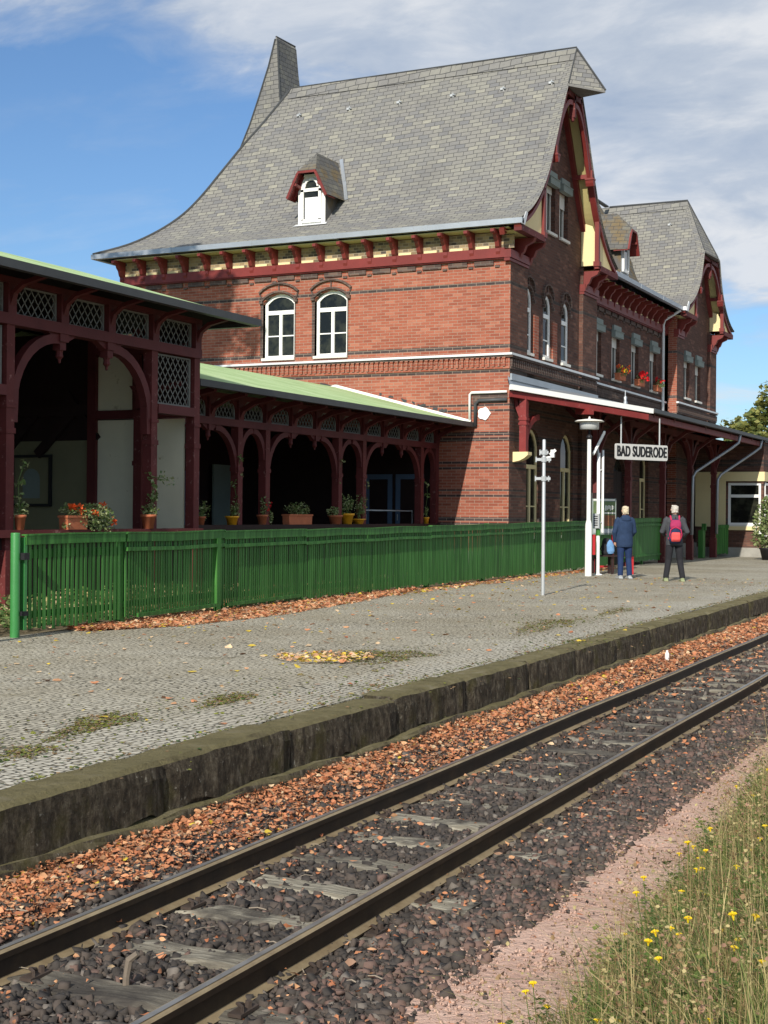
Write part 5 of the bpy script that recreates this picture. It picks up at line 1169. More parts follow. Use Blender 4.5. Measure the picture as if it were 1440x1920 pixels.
# ------------------------------------------------------------------ low annexe at the far end
AN = thing('annexe', 'low annexe with cream window band, white framed window and dark brick below the canopy end', 'building', (-11, 54, 0))
ya = 53.2
s = MB(); wall(s, 'Y', ya, -12.9, -10.41, .3, 4.2, [(-11.70, -10.50, 1.16, 2.72, 0)], .12); s.quad((-10.41, ya, 0), (-10.41, 60, 0), (-10.41, 60, 4.2), (-10.41, ya, 4.2)); s.build('wall', M['brick_sooty'], AN)
part_box(AN, 'cream_band', 'cream', (-12.9, -10.36, ya - .07, ya - .002, 2.78, 3.12), (-10.409, -10.36, ya, 60, 2.78, 3.12)); part_box(AN, 'cream_pier', 'cream', (-12.9, -11.78, ya - .05, ya - .002, 1.10, 2.78)); part_box(AN, 'plinth', 'stone', (-12.9, -10.37, ya - .06, ya + .1, 0, .34)); part_box(AN, 'roof', 'bitumen', (-12.9, -10.35, ya - .05, 60, 4.2, 4.26))
part_box(AN, 'sill_band', 'cream', (-11.74, -10.36, ya - .09, ya - .002, .98, 1.12))
window(AN, 'Y', ya, (-11.70, -10.50, 1.16, 2.72, 0), .04, transom=2.24, mull=False, fw=.09); window(AN, 'X', -10.41, (53.4, 54.8, 1.16, 2.72, 0), -.03, transom=2.24, mull=False, fw=.09)

# ------------------------------------------------------------------ green fences
def fence_panel(par, p, q, h0, h1, zb, sp=.062, w=.034, rails=((-.23, .055), ), front=1, board=False, seed=0, bot=True):
    rr = random.Random(seed); p, q = Vector((*p, 0)), Vector((*q, 0)); d = q - p; ln = d.length; e = d / ln; nn = Vector((e.y, -e.x, 0))       # nn towards the platform
    hh = lambda t_: h0 + (h1 - h0) * t_ / ln + .010 * sin(t_ * 1.7 + seed)
    s = MB(); t_ = .03
    while t_ < ln - .02:
        a = p + e * t_; z1 = hh(t_) - .015 + rr.uniform(-.012, .008); z0 = zb + rr.uniform(-.03, .02); l = rr.gauss(0, .009)
        f = [a - e * w / 2 + nn * .006, a + e * w / 2 + nn * .006, a + e * w / 2 - nn * .006, a - e * w / 2 - nn * .006]
        v = [(k.x, k.y, z0) for k in f] + [(k.x + e.x * l, k.y + e.y * l, z1) for k in f]; s.add(v, [(0, 1, 5, 4), (1, 2, 6, 5), (2, 3, 7, 6), (3, 0, 4, 7), (4, 5, 6, 7), (3, 2, 1, 0)]); t_ += sp if not board else w + .004
    s.build('picket_panel', M['green'], par)
    N = max(2, int(ln / 1.3)); s = MB()
    for i in range(N):
        a, c = p + e * ln * i / N, p + e * ln * (i + 1) / N; za, zc = hh(ln * i / N), hh(ln * (i + 1) / N)
        s.bar((a + nn * .028) + Vector((0, 0, za - .055)), (c + nn * .028) + Vector((0, 0, zc - .055)), .028, .105); s.bar(a + nn * .01 + Vector((0, 0, za + .008)), c + nn * .01 + Vector((0, 0, zc + .008)), .085, .018)
    s.build('top_rail', M['green'], par)
    for dz, th in rails:
        s = MB()
        for i in range(N):
            a, c = p + e * ln * i / N, p + e * ln * (i + 1) / N; s.bar(a + nn * .03 * front + Vector((0, 0, hh(ln * i / N) + dz)), c + nn * .03 * front + Vector((0, 0, hh(ln * (i + 1) / N) + dz)), .036, th)
        s.build('mid_rail', M['green'], par)
    if bot:
        s = MB(); s.bar(p - nn * .03 + Vector((0, 0, zb + .16)), q - nn * .03 + Vector((0, 0, zb + .16)), .036, .08); s.build('bottom_rail', M['green'], par)
def fpt(y): return (float(fx(y)), y)
PO = thing('gate_pole', 'round light green steel pole at the near end of the picket fence', 'pole', (-11.1, 13.1, 0))
s = MB(); s.lathe([(.055, 0), (.055, 1.20), (.052, 1.212), (0, 1.215)], (-11.1, 13.1, 0), 16); s.build('pole', M['green_pole'], PO, True); s = MB(); s.box(-11.06, -10.99, 13.13, 13.22, .90, .98); s.box(-11.06, -11.0, 13.13, 13.22, .25, .30); s.build('hinge', M['black'], PO)
F1 = thing('picket_gate', 'short dark green picket gate leaf beside the light green pole', 'gate', (-11.09, 14.2, 0))
fence_panel(F1, (-11.08, 13.22), (-11.10, 15.18), 1.17, 1.20, .09, .088, .052, ((-.22, .10),), -1, False, 1)
s = MB(); s.box(-11.12, -11.05, 13.20, 13.25, .08, 1.16); s.build('end_stile', M['green_pole'], F1)
F2 = thing('picket_fence', 'long weathered dark green picket fence running from the gate to the bench under the canopy', 'fence', (-11.6, 27, 0))
fy = [15.22, 17.9, 20.6, 23.3, 26., 29.2, 32.6, 36.2, 39.9]
for i, (a, c) in enumerate(zip(fy, fy[1:])):
    hs = np.interp([a, c], [15, 22, 28, 40], [1.19, 1.19, 1.24, 1.33]); fence_panel(F2, fpt(a), fpt(c), hs[0], hs[1], .08 if i else .11, .069 if a < 24 else .075, .042 if a < 24 else .050, ((-.205, .05),), 1, False, i + 3)
for y in fy[:1] + fy[1:]:
    x = float(fx(y)); h_ = float(np.interp(y, [15, 22, 28, 40], [1.15, 1.15, 1.2, 1.3])); s = MB(); s.box(x - .11, x - .03, y - .05, y + .05, 0, h_); s.build('fence_post', M['green'], F2)
s = MB(); x = float(fx(17.7)); s.box(x + .0, x + .05, 17.66, 17.76, 0, 1.1); s.build('fence_post', M['green'], F2)
for a, c in ((15.5, 17.8), (18.0, 20.4)):
    s = MB(); s.bar((fx(a) + .03, a, .115), (fx(c) + .03, c, .125), .03, .05); s.build('bottom_rail', M['green'], F2)
F3 = thing('board_screen', 'green vertical board screen between the canopy posts behind the two walkers', 'fence', (-11.9, 42.6, 0))
fence_panel(F3, (-11.9, 40.2), (-11.9, 44.5), 1.38, 1.40, .12, .1, .098, ((-.20, .06), (-1.12, .06)), 1, True, 40, False)
s = MB(); s.box(-11.98, -11.92, 42.5, 42.58, 0, 1.3); s.build('fence_post', M['green'], F3)
F4 = thing('board_screen', 'narrow dark green board screen beside the cream annexe window', 'fence', (-11.9, 52.4, 0)); fence_panel(F4, (-11.95, 52.3), (-11.62, 52.9), 1.15, 1.15, .12, .1, .098, (), 1, True, 44)
F5 = thing('waste_bin', 'slim dark green post bin standing between the last canopy posts', 'bin', (-12.0, 50.9, 0)); s = MB(); s.box(-12.12, -11.95, 50.4, 50.75, .0, .98); s.build('bin_body', M['green'], F5); s = MB(); s.box(-12.05, -11.9, 50.62, 50.72, .98, 1.22); s.box(-12.0, -11.93, 50.4, 50.44, .98, 1.1); s.build('bin_handle', M['green'], F5)
# ------------------------------------------------------------------ platform furniture
LP = thing('street_lamp', 'white platform lamp post with flat round cap and clear glass drum beside the information mast', 'street lamp', (-10.74, 33.53, 0))
x, y = -10.74, 33.53
s = MB(); s.lathe([(.085, 0), (.082, .02), (.082, 1.20), (.075, 1.27), (.052, 1.36)], (x, y, 0), 16); s.build('base_sleeve', M['white'], LP, True)
s = MB(); s.lathe([(.052, 1.34), (.048, 3.33)], (x, y, 0), 16); s.build('pole', M['white'], LP, True)
s = MB(); s.lathe([(0, 3.32), (.07, 3.33), (.07, 3.39), (.05, 3.42), (.025, 3.44), (.022, 3.56)], (x, y, 0), 14); s.build('collar', M['black'], LP, True)
s = MB(); s.lathe([(0, 3.555), (.23, 3.56), (.235, 3.74), (.232, 3.76)], (x, y, 0), 24); s.build('glass_drum', M['lampglass'], LP, True)
s = MB(); s.lathe([(.05, 3.60), (.05, 3.74)], (x, y, 0), 10); s.build('lamp_bulb', M['white'], LP, True)
s = MB(); s.lathe([(0, 3.755), (.35, 3.745), (.36, 3.755), (.30, 3.785), (.12, 3.81), (.03, 3.82), (.02, 3.87), (0, 3.875)], (x, y, 0), 28); s.build('cap', M['offwhite'], LP, True)

MS = thing('information_mast', 'slim white mast with tilted dark panel and speaker box, beside the lamp post', 'mast', (-10.74, 34.30, 0))
x, y = -10.74, 34.30
s = MB(); s.lathe([(.045, 0), (.04, 3.02), (0, 3.02)], (x, y, 0), 12); s.lathe([(.11, 0), (.11, .02), (.045, .03)], (x, y, 0), 12); s.build('pole', M['white'], MS, True)
s = MB(); s.lathe([(.03, 1.05), (.03, 3.10), (0, 3.1)], (x + .06, y + .16, 0), 10); s.bar((x, y, 2.6), (x + .06, y + .16, 2.6), .03, .03); s.bar((x, y, 1.3), (x + .06, y + .16, 1.3), .03, .03); s.build('rear_tube', M['white'], MS, True)
e = Vector((-.30, .95, 0)).normalized() * .52; g_ = Vector((.9, .43, 0)) * .26 + Vector((0, 0, .52)); a = Vector((x - .02, y - .35, 3.0)); nrm = e.cross(g_).normalized() * .02
s = MB(); q = [a, a + e, a + e + g_, a + g_]; s.add([p + nrm for p in q] + [p - nrm for p in q], [(0, 1, 2, 3), (7, 6, 5, 4), (0, 4, 5, 1), (1, 5, 6, 2), (2, 6, 7, 3), (3, 7, 4, 0)]); pn = s.build('tilted_panel', M['glass'], MS)
s = MB()
for p, r_ in zip(q, q[1:] + q[:1]): s.bar(p, r_, .05, .055)
s.build('panel_frame', M['white'], pn)
s = MB(); s.bar((x, y, 2.9), a + e * .5 + g_ * .3, .05, .05); s.build('panel_arm', M['grey'], MS)
s = MB(); s.box(x - .10, x + .06, y - .13, y - .02, 1.16, 1.52); bx = s.build('speaker_box', M['grey'], MS); s = MB()
for k in range(5): s.box(x - .07, x + .03, y - .135, y - .13, 1.22 + k * .055, 1.245 + k * .055)
s.build('speaker_slot', M['black'], bx); s = MB(); s.lathe([(.06, .98), (.06, 1.14)], (x, y, 0), 10); s.build('pole_band', M['green'], MS)

IB = thing('information_board', 'brown information board with a mountain poster on red legs behind the white mast', 'information board', (-11.15, 36.2, 0))
u2 = Vector((cos(YAW + .12), sin(YAW + .12), 0)); c = Vector((-11.17, 36.15, 0)); fw = Vector((u2.y, -u2.x, 0))
def IP(a_, z, d=0.): v = c + u2 * a_ + fw * d; return (v.x, v.y, z)
def ibox(a0, a1, z0, z1, d0, d1, nm, mat, par=IB):
    s = MB(); s.add([IP(a_, z, d_) for z in (z0, z1) for d_ in (d0, d1) for a_ in (a0, a1)], [(0, 2, 3, 1), (4, 5, 7, 6), (0, 1, 5, 4), (2, 6, 7, 3), (0, 4, 6, 2), (1, 3, 7, 5)]); return s.build(nm, M[mat], par)
M['poster_green'] = paint('poster_green', (.10, .14, .06), .5, 7., .5); M['poster_brown'] = paint('poster_brown', (.20, .085, .04), .4, 7., .5)
ibox(-.32, .32, .98, 2.06, -.04, .04, 'board', 'shutter'); ibox(-.32, .32, 1.92, 2.06, .04, .055, 'head_board', 'darkwood'); ibox(-.29, .29, 1.86, 1.90, .04, .048, 'title_strip', 'offwhite')
po = ibox(-.29, -.02, 1.14, 1.84, .04, .046, 'map_sheet', 'poster_green'); po2 = ibox(.0, .29, 1.14, 1.84, .04, .047, 'poster', 'poster_green'); ibox(.0, .29, 1.20, 1.48, .047, .051, 'poster_picture', 'poster_brown', po2); ibox(-.29, .29, 1.02, 1.12, .04, .05, 'notice_strip', 'grey')
for k_ in range(6): ibox(.025 + k_ * .042, .055 + k_ * .042 - (k_ % 2) * .008, 1.60 + .02 * (k_ % 3), 1.74 - .015 * (k_ % 2), .047, .052, 'poster_title', 'offwhite', po2)
ibox(.0, .29, 1.52, 1.555, .047, .052, 'poster_stripe', 'offwhite', po2)
for a_ in (-.26, .24): ibox(a_ - .035, a_ + .035, 0, 1.0, -.03, .03, 'leg', 'glow_red')
for z in (.12,): ibox(-.26, .24, z, z + .05, -.02, .02, 'leg_rail', 'glow_red')

BN = thing('bench', 'low red framed bench with dark slatted seat under the information board', 'bench', (-10.75, 35.3, 0))
c = Vector((-10.62, 35.15, 0)); u2 = Vector((cos(R(30)), sin(R(30)), 0)); fw = Vector((u2.y, -u2.x, 0))
def bbox(a0, a1, z0, z1, d0, d1, nm, mat, par=BN): return ibox(a0, a1, z0, z1, d0, d1, nm, mat, par)
for k in range(4): bbox(-.50, .50, .44, .475, -.20 + k * .105, -.11 + k * .105, 'seat_slat', 'darkwood')
for a_, m_ in ((-.46, 'darkwood'), (.46, 'glow_red'), (-.05, 'darkwood')):
    for d0 in (-.19, .16): bbox(a_ - .03, a_ + .03, 0, .44, d0, d0 + .05, 'leg', m_)
    bbox(a_ - .03, a_ + .03, .38, .44, -.19, .21, 'seat_bearer', m_)
bbox(.36, .46, .02, .44, .1, .13, 'side_panel', 'glow_red')

SG = thing('signal_post', 'bare grey metal post with short cross brackets and a small camera on the platform', 'post', (-8.86, 24.97, 0))
x, y = -8.86, 24.97; s = MB(); s.lathe([(.034, 0), (.032, 2.84), (.02, 2.86), (0, 2.86)], (x, y, 0), 12); s.build('pole', M['grey'], SG, True)
rr_ = Vector((cos(YAW), sin(YAW), 0))
for z, a0, a1 in ((2.62, -.07, .08), (2.49, -.14, .13), (2.14, -.15, .12)):
    s = MB(); p = Vector((x, y, z)); s.bar(p + rr_ * a0, p + rr_ * a1, .035, .05); s.lathe([(.05, -.045), (.05, .045)], (x, y, z), 10); s.bar(p + rr_ * a0 + Vector((0, 0, -.05)), p + rr_ * a0 + Vector((0, 0, .05)), .03, .02, (1, 0, 0)); s.bar(p + rr_ * (a1 - .03) + Vector((0, 0, -.05)), p + rr_ * (a1 - .03) + Vector((0, 0, .05)), .03, .02, (1, 0, 0)); s.build('cross_bracket', M['grey'], SG)
s = MB(); p = Vector((x, y, 2.55)) + rr_ * .16; s.bar(p + Vector((0, 0, -.02)), p + Vector((0, 0, .12)), .06, .07); s.bar(p + Vector((0, 0, .0)), Vector((x, y, 2.52)), .03, .03); s.bar(p + rr_ * .05 + Vector((0, 0, .12)), p - rr_ * .05 + Vector((0, 0, .03)), .05, .05); s.build('camera', M['white'], SG)

# ------------------------------------------------------------------ people
def fuse(mb, name, mat, par, vox=.012, sm=6):
    """one continuous surface out of overlapping volumes"""
    me = bpy.data.meshes.new('raw'); me.from_pydata(mb.v, [], mb.f); o = bpy.data.objects.new('raw', me); COL.objects.link(o)
    md = o.modifiers.new('r', 'REMESH'); md.mode = 'VOXEL'; md.voxel_size = vox; ms = o.modifiers.new('s', 'SMOOTH'); ms.iterations = sm; ms.factor = .5
    dg = bpy.context.evaluated_depsgraph_get(); m2 = bpy.data.meshes.new_from_object(o.evaluated_get(dg)); m2.name = name; bpy.data.objects.remove(o)
    m2.materials.clear(); m2.materials.append(mat); m2.polygons.foreach_set('use_smooth', [True] * len(m2.polygons))
    q = bpy.data.objects.new(name, m2); COL.objects.link(q); q.parent = par; return q
def loft(mb, rings, n=16):
    b = len(mb.v)
    for z, cx, cy, rx, ry in rings:
        for k in range(n): a = 2 * pi * k / n; mb.v.append((cx + rx * cos(a), cy + ry * sin(a), z))
    for i in range(len(rings) - 1):
        for k in range(n): mb.f.append((b + i * n + k, b + i * n + (k + 1) % n, b + (i + 1) * n + (k + 1) % n, b + (i + 1) * n + k)); mb.mi.append(0)
    mb.f.append(tuple(b + k for k in reversed(range(n)))); mb.mi.append(0); e = b + (len(rings) - 1) * n; mb.f.append(tuple(e + k for k in range(n))); mb.mi.append(0)
def cloth(name, c, var=.2): return paint(name, c, var, 14., .85, None, .15)
SKIN = paint('skin', (.52, .30, .21), .08, 8., .6)
def person(label, loc, H, feet, arms, cols, rz, backpack=False, hairc=(.5, .45, .36), hood=False, headturn=0.):
    P = thing('person', label, 'person', loc, None, rz); k = H / 1.70
    b = MB(); S_ = lambda v: (v[0] * k, v[1] * k, v[2] * k)
    def tb(pts, r, n=10): b.tube([S_(p) for p in pts], [q * k for q in r], n)
    # torso, neck, head
    loft(b, [(z * k, 0, cy * k, rx * k, ry * k) for z, cy, rx, ry in ((.84, 0, .13, .09), (.92, .0, .155, .105), (1.04, 0, .135, .095), (1.2, .01, .15, .10), (1.34, .0, .165, .095), (1.42, -.005, .11, .075), (1.46, 0, .06, .06), (1.52, .01, .052, .055))])
    hx = .015 * sin(headturn)
    loft(b, [(z * k, hx * k, cy * k, rx * k, ry * k) for z, cy, rx, ry in ((1.49, .03, .045, .055), (1.525, .035, .058, .075), (1.56, .02, .068, .088), (1.60, .012, .073, .094), (1.64, .005, .072, .092), (1.675, .0, .058, .075), (1.695, 0, .03, .04))])
    tb([(hx, .10, 1.585), (hx, .122, 1.565), (hx, .105, 1.555)], [.010, .014, .010]); 
    for sg in (-1, 1): tb([(hx + sg * .072, .005, 1.57), (hx + sg * .084, -.005, 1.595), (hx + sg * .076, -.005, 1.615)], [.010, .013, .009], 6)
    for sg, (fxp, fyp, kx, ky) in zip((-1, 1), feet):
        tb([(sg * .085, 0, .90), (sg * .09 + (kx) * .5, ky * .4, .70), (kx + sg * .09, ky, .48), ((kx + fxp) * .5 + sg * .09, (ky + fyp) * .5 - .02, .28), (fxp + sg * .09, fyp - .02, .09)], [.085, .075, .052, .050, .035])
        tb([(fxp + sg * .09, fyp - .04, .05), (fxp + sg * .10, fyp + .06, .04), (fxp + sg * .105, fyp + .14, .03)], [.036, .036, .026])
    hands = []
    for sg, (el, wr) in zip((-1, 1), arms):
        tb([(sg * .155, 0, 1.39), (sg * .19, 0, 1.34), el, wr], [.055, .048, .038, .026])
        w = Vector(wr); d = (w - Vector(el)).normalized(); side = Vector((0, 1, 0)); side = (side - d * side.dot(d)).normalized(); inn = d.cross(side) * (1 if sg < 0 else -1); inn = inn if inn.x * -sg > 0 else -inn
        pm = w + d * .075; tb([w - d * .01, w + d * .03, pm], [.026, .034, .030], 8); hands.append((w, d, side, inn))
        for q, (off, ln) in enumerate(((.030, .070), (.011, .080), (-.010, .075), (-.028, .058))):
            a0 = pm + side * off - d * .01; a1 = a0 + d * ln * .5 + inn * .008; a2 = a1 + d * ln * .38 + inn * .022; tb([a0, a1, a2], [.0095, .009, .007], 6)
        t0 = w + d * .025 + side * .026; tb([t0, t0 + d * .035 + side * .02 + inn * .008, t0 + d * .065 + side * .018 + inn * .018], [.013, .011, .008], 6)
    fuse(b, 'body', SKIN, P, .0075, 3)
    # clothes
    b = MB(); loft(b, [(z * k, 0, cy * k, rx * k, ry * k) for z, cy, rx, ry in cols['torso']], 20)
    for sg, (el, wr) in zip((-1, 1), arms):
        e_ = Vector(el); w = Vector(wr); tb([(sg * .13, 0, 1.40), (sg * .185, 0, 1.355), (sg * .205, -.0, 1.27), e_, e_ + (w - e_) * .5, w - (w - e_).normalized() * .015], [.075, .074, .068, .060, .052, .046])
    if hood: loft(b, [(z * k, 0, cy * k, rx * k, ry * k) for z, cy, rx, ry in ((1.33, -.10, .05, .02), (1.38, -.10, .115, .05), (1.44, -.075, .12, .06), (1.48, -.045, .095, .055), (1.50, -.03, .06, .04))])
    else: loft(b, [(1.42 * k, 0, 0, .075 * k, .07 * k), (1.50 * k, 0, 0, .062 * k, .064 * k)])
    j = fuse(b, 'jacket', cols['jacket'], P, .011, 5)
    b = MB()
    loft(b, [(z * k, 0, 0, rx * k, ry * k) for z, rx, ry in ((.80, .13, .10), (.88, .165, .118), (.98, .15, .11), (1.04, .14, .10))])
    for sg, (fxp, fyp, kx, ky) in zip((-1, 1), feet):
        tb([(sg * .085, 0, .93), (sg * .09 + kx * .5, ky * .4, .70), (kx + sg * .09, ky, .48), ((kx + fxp) * .5 + sg * .09, (ky + fyp) * .5 - .01, .28), (fxp + sg * .09, fyp - .015, .13), (fxp + sg * .09, fyp - .01, .075)], [.095, .092, .074, .070, .066, .068])
    fuse(b, 'trousers', cols['trousers'], P, .011, 4)
    for sg, (fxp, fyp, kx, ky) in zip((-1, 1), feet):
        b = MB(); tb([(fxp + sg * .09, fyp - .065, .045), (fxp + sg * .092, fyp - .01, .06), (fxp + sg * .10, fyp + .08, .045), (fxp + sg * .105, fyp + .16, .035)], [.042, .052, .046, .034]); b.box(*[q * k for q in (fxp + sg * .095 - .048, fxp + sg * .095 + .048, fyp - .105, fyp + .18, .0, .03)]); fuse(b, 'shoe', cols['shoe'], P, .008, 3)
    b = MB(); loft(b, [(z * k, hx * k, cy * k, rx * k, ry * k) for z, cy, rx, ry in cols['hair']]); 
    for q in range(26): a = random.uniform(0, pi) + pi; zz = random.uniform(1.53, 1.69); b.blob(((hx + .070 * cos(a)) * k, (-.012 + .080 * sin(a)) * k, zz * k), .018 * k, .016 * k, .024 * k, 6, 4)
    fuse(b, 'hair', paint('hair', hairc, .35, 30., .7), P, .008, 2)
    for sg in (-1, 1): s = MB(); s.blob(((hx + sg * .030) * k, .098 * k, 1.605 * k), .012 * k, .008 * k, .008 * k, 8, 6); s.build('eye', M['black'], P, True, rel=False)
    return P, k, hands
NAVY = cloth('navy_jacket', (.022, .040, .085)); NAVYT = cloth('navy_trousers', (.018, .035, .095)); DG = cloth('charcoal_jacket', (.055, .058, .065)); BLK = cloth('black_trousers', (.022, .022, .026))
hairF = ((1.52, -.045, .045, .035), (1.55, -.03, .070, .065), (1.60, -.018, .080, .086), (1.65, -.008, .080, .092), (1.69, -.002, .064, .080), (1.712, 0, .03, .045)); hairM = ((1.53, -.05, .04, .03), (1.57, -.028, .070, .068), (1.61, -.015, .077, .084), (1.65, -.008, .077, .089), (1.685, -.003, .061, .077), (1.702, 0, .03, .042))
pw, _, _ = person('person seen from behind in a hip length navy hooded jacket, navy trousers and grey shoes', (-9.58, 32.66, 0), 1.69, ((-.01, .02, .0, .02), (.02, -.02, .02, .03)), (((-.265, -.02, 1.09), (-.215, .07, .86)), ((.245, .02, 1.10), (.185, .16, .96))),
    dict(torso=((.74, 0, .19, .135), (.80, 0, .20, .145), (.92, 0, .20, .14), (1.06, 0, .19, .13), (1.2, -.005, .195, .135), (1.33, -.01, .205, .125), (1.41, -.01, .15, .10), (1.47, 0, .075, .075)), jacket=NAVY, trousers=NAVYT, shoe=M['grey'], hair=hairF), YAW + .20, hood=True, hairc=(.52, .44, .31), headturn=.4)
pm_, km, hm = person('person seen from behind in charcoal jacket and black trousers leaning on a walking stick', (-8.24, 32.02, 0), 1.72, ((-.085, .03, -.03, .05), (.085, -.03, .04, .03)), (((-.27, .02, 1.10), (-.16, .20, 1.02)), ((.28, -.02, 1.10), (.20, .16, .99))),
    dict(torso=((.80, 0, .185, .13), (.86, 0, .19, .135), (.97, 0, .185, .13), (1.06, 0, .18, .125), (1.2, 0, .195, .13), (1.33, 0, .205, .125), (1.41, 0, .15, .10), (1.46, 0, .075, .072)), jacket=DG, trousers=BLK, shoe=cloth('pale_green_shoe', (.25, .28, .16)), hair=hairM), YAW - .05, hairc=(.45, .41, .36), headturn=.2)
# rucksack worn by the second walker
RS = thing('backpack', 'pink and navy backpack with a coral pocket worn by the walker with the stick', 'backpack', (-8.24, 32.02, 0), None, YAW - .05)
PINK = cloth('pink_cloth', (.42, .03, .085)); CORAL = cloth('coral_cloth', (.66, .085, .085)); NV = cloth('backpack_navy', (.02, .03, .075))
def fl(rings, nm, mat, vox=.011): b = MB(); loft(b, rings, 18); return fuse(b, nm, mat, RS, vox, 4)
fl([(.86, -.01, -.20, .10, .05), (.92, -.01, -.215, .145, .085), (1.1, -.01, -.22, .15, .10), (1.28, -.005, -.20, .135, .085), (1.38, 0, -.17, .10, .055), (1.41, 0, -.15, .06, .03)], 'pack_body', NV)
fl([(1.19, -.01, -.245, .12, .062), (1.26, -.01, -.245, .128, .072), (1.33, -.005, -.215, .12, .062), (1.39, 0, -.18, .09, .04)], 'top_flap', cloth('plum_cloth', (.30, .03, .09))); fl([(.90, -.01, -.27, .10, .03), (.95, -.01, -.30, .108, .045), (1.07, -.01, -.305, .105, .045), (1.11, -.01, -.30, .095, .03)], 'front_pocket', CORAL)
b = MB(); b.tube([(-.115, -.25, .95), (-.145, -.285, 1.05), (-.125, -.30, 1.17), (-.02, -.31, 1.23), (.10, -.30, 1.17), (.125, -.285, 1.05), (.10, -.25, .95)], .016, 6); fuse(b, 'pack_piping', PINK, RS, .009, 2)
b = MB()
for sg in (-1, 1): b.tube([(sg * .085, -.14, 1.36), (sg * .10, -.05, 1.475), (sg * .115, .07, 1.42), (sg * .13, .145, 1.25), (sg * .16, .10, 1.05), (sg * .13, -.13, .95)], .022, 8)
fuse(b, 'shoulder_strap', PINK, RS, .010, 2)
b = MB(); b.tube([(0, -.13, 1.40), (0, -.17, 1.455), (0, -.20, 1.40)], .009, 6); fuse(b, 'grab_loop', BLK, RS, .006, 1)
WS = thing('walking_stick', 'thin grey walking stick held by the walker with the pink backpack', 'walking stick', (-8.24, 32.02, 0), None, YAW - .05)
s = MB(); s.tube([(-.135, .26, .98), (-.12, .18, .5), (-.10, .10, 0.)], [.011, .010, .007], 8); s.build('shaft', M['grey'], WS, True, rel=False); s = MB(); s.tube([(-.137, .27, .94), (-.135, .26, 1.06)], .017, 8); s.build('grip', M['black'], WS, True, rel=False)
BP = thing('rucksack', 'sky blue and black rucksack resting on the red framed bench', 'rucksack', (-10.72, 35.02, .475))
def fl2(rings, nm, mat): b = MB(); loft(b, rings, 18); o = fuse(b, nm, mat, BP, .012, 4); o.rotation_euler = (0, 0, YAW); return o
fl2([(0, 0, 0, .13, .10), (.05, 0, 0, .155, .125), (.22, 0, 0, .15, .12), (.36, -.01, 0, .12, .10), (.43, -.02, .01, .07, .06)], 'pack_body', BLK); fl2([(.03, .06, -.05, .09, .09), (.1, .06, -.06, .115, .10), (.25, .05, -.055, .11, .095), (.35, .04, -.04, .08, .07), (.39, .04, -.03, .04, .04)], 'pack_front', cloth('sky_blue_cloth', (.13, .26, .46)))
s = MB(); s.tube([(-.10, .08, .05), (-.20, .04, .14), (-.13, .08, .33)], .014, 6); o = s.build('pack_strap', BLK, BP, True, rel=False)

# ------------------------------------------------------------------ plants
def leafmb(s, c, r_, n, size, mats=3, up=.3):
    for q in range(n):
        a = random.uniform(0, 2 * pi); z = random.uniform(-1, 1); rad = random.random() ** .45; h = math.sqrt(max(0, 1 - z * z))
        p = Vector((c[0] + r_[0] * rad * h * cos(a), c[1] + r_[1] * rad * h * sin(a), c[2] + r_[2] * rad * z)); d = Vector((random.gauss(0, 1), random.gauss(0, 1), random.gauss(0, .7))).normalized(); e = d.orthogonal().normalized(); e.rotate(Matrix.Rotation(random.uniform(0, 6.28), 3, d)); l = size * random.uniform(.6, 1.4)
        s.add([p - d * l / 2, p + e * l * .28 + d * l * .05, p + d * l / 2, p - e * l * .28 + d * l * .05], [(0, 1, 2, 3)], random.choices(range(mats), [.4, .38, .22][:mats])[0])
M['pot3'] = leafmat('pale_pot_leaf', (.34, .38, .20), .35); PM3 = [M['pot1'], M['pot2'], M['pot3']]
def petals(s, c, r_, n, size):
    for q in range(n):
        p = Vector(c) + Vector((random.uniform(-r_[0], r_[0]), random.uniform(-r_[1], r_[1]), random.uniform(-r_[2], r_[2])))
        for w in range(5):
            d = Vector((random.gauss(0, 1), random.gauss(0, 1), random.gauss(.3, 1))).normalized(); e = d.orthogonal().normalized() * size * .35; s.add([p, p + d * size * .5 + e, p + d * size, p + d * size * .5 - e], [(0, 1, 2, 3)])
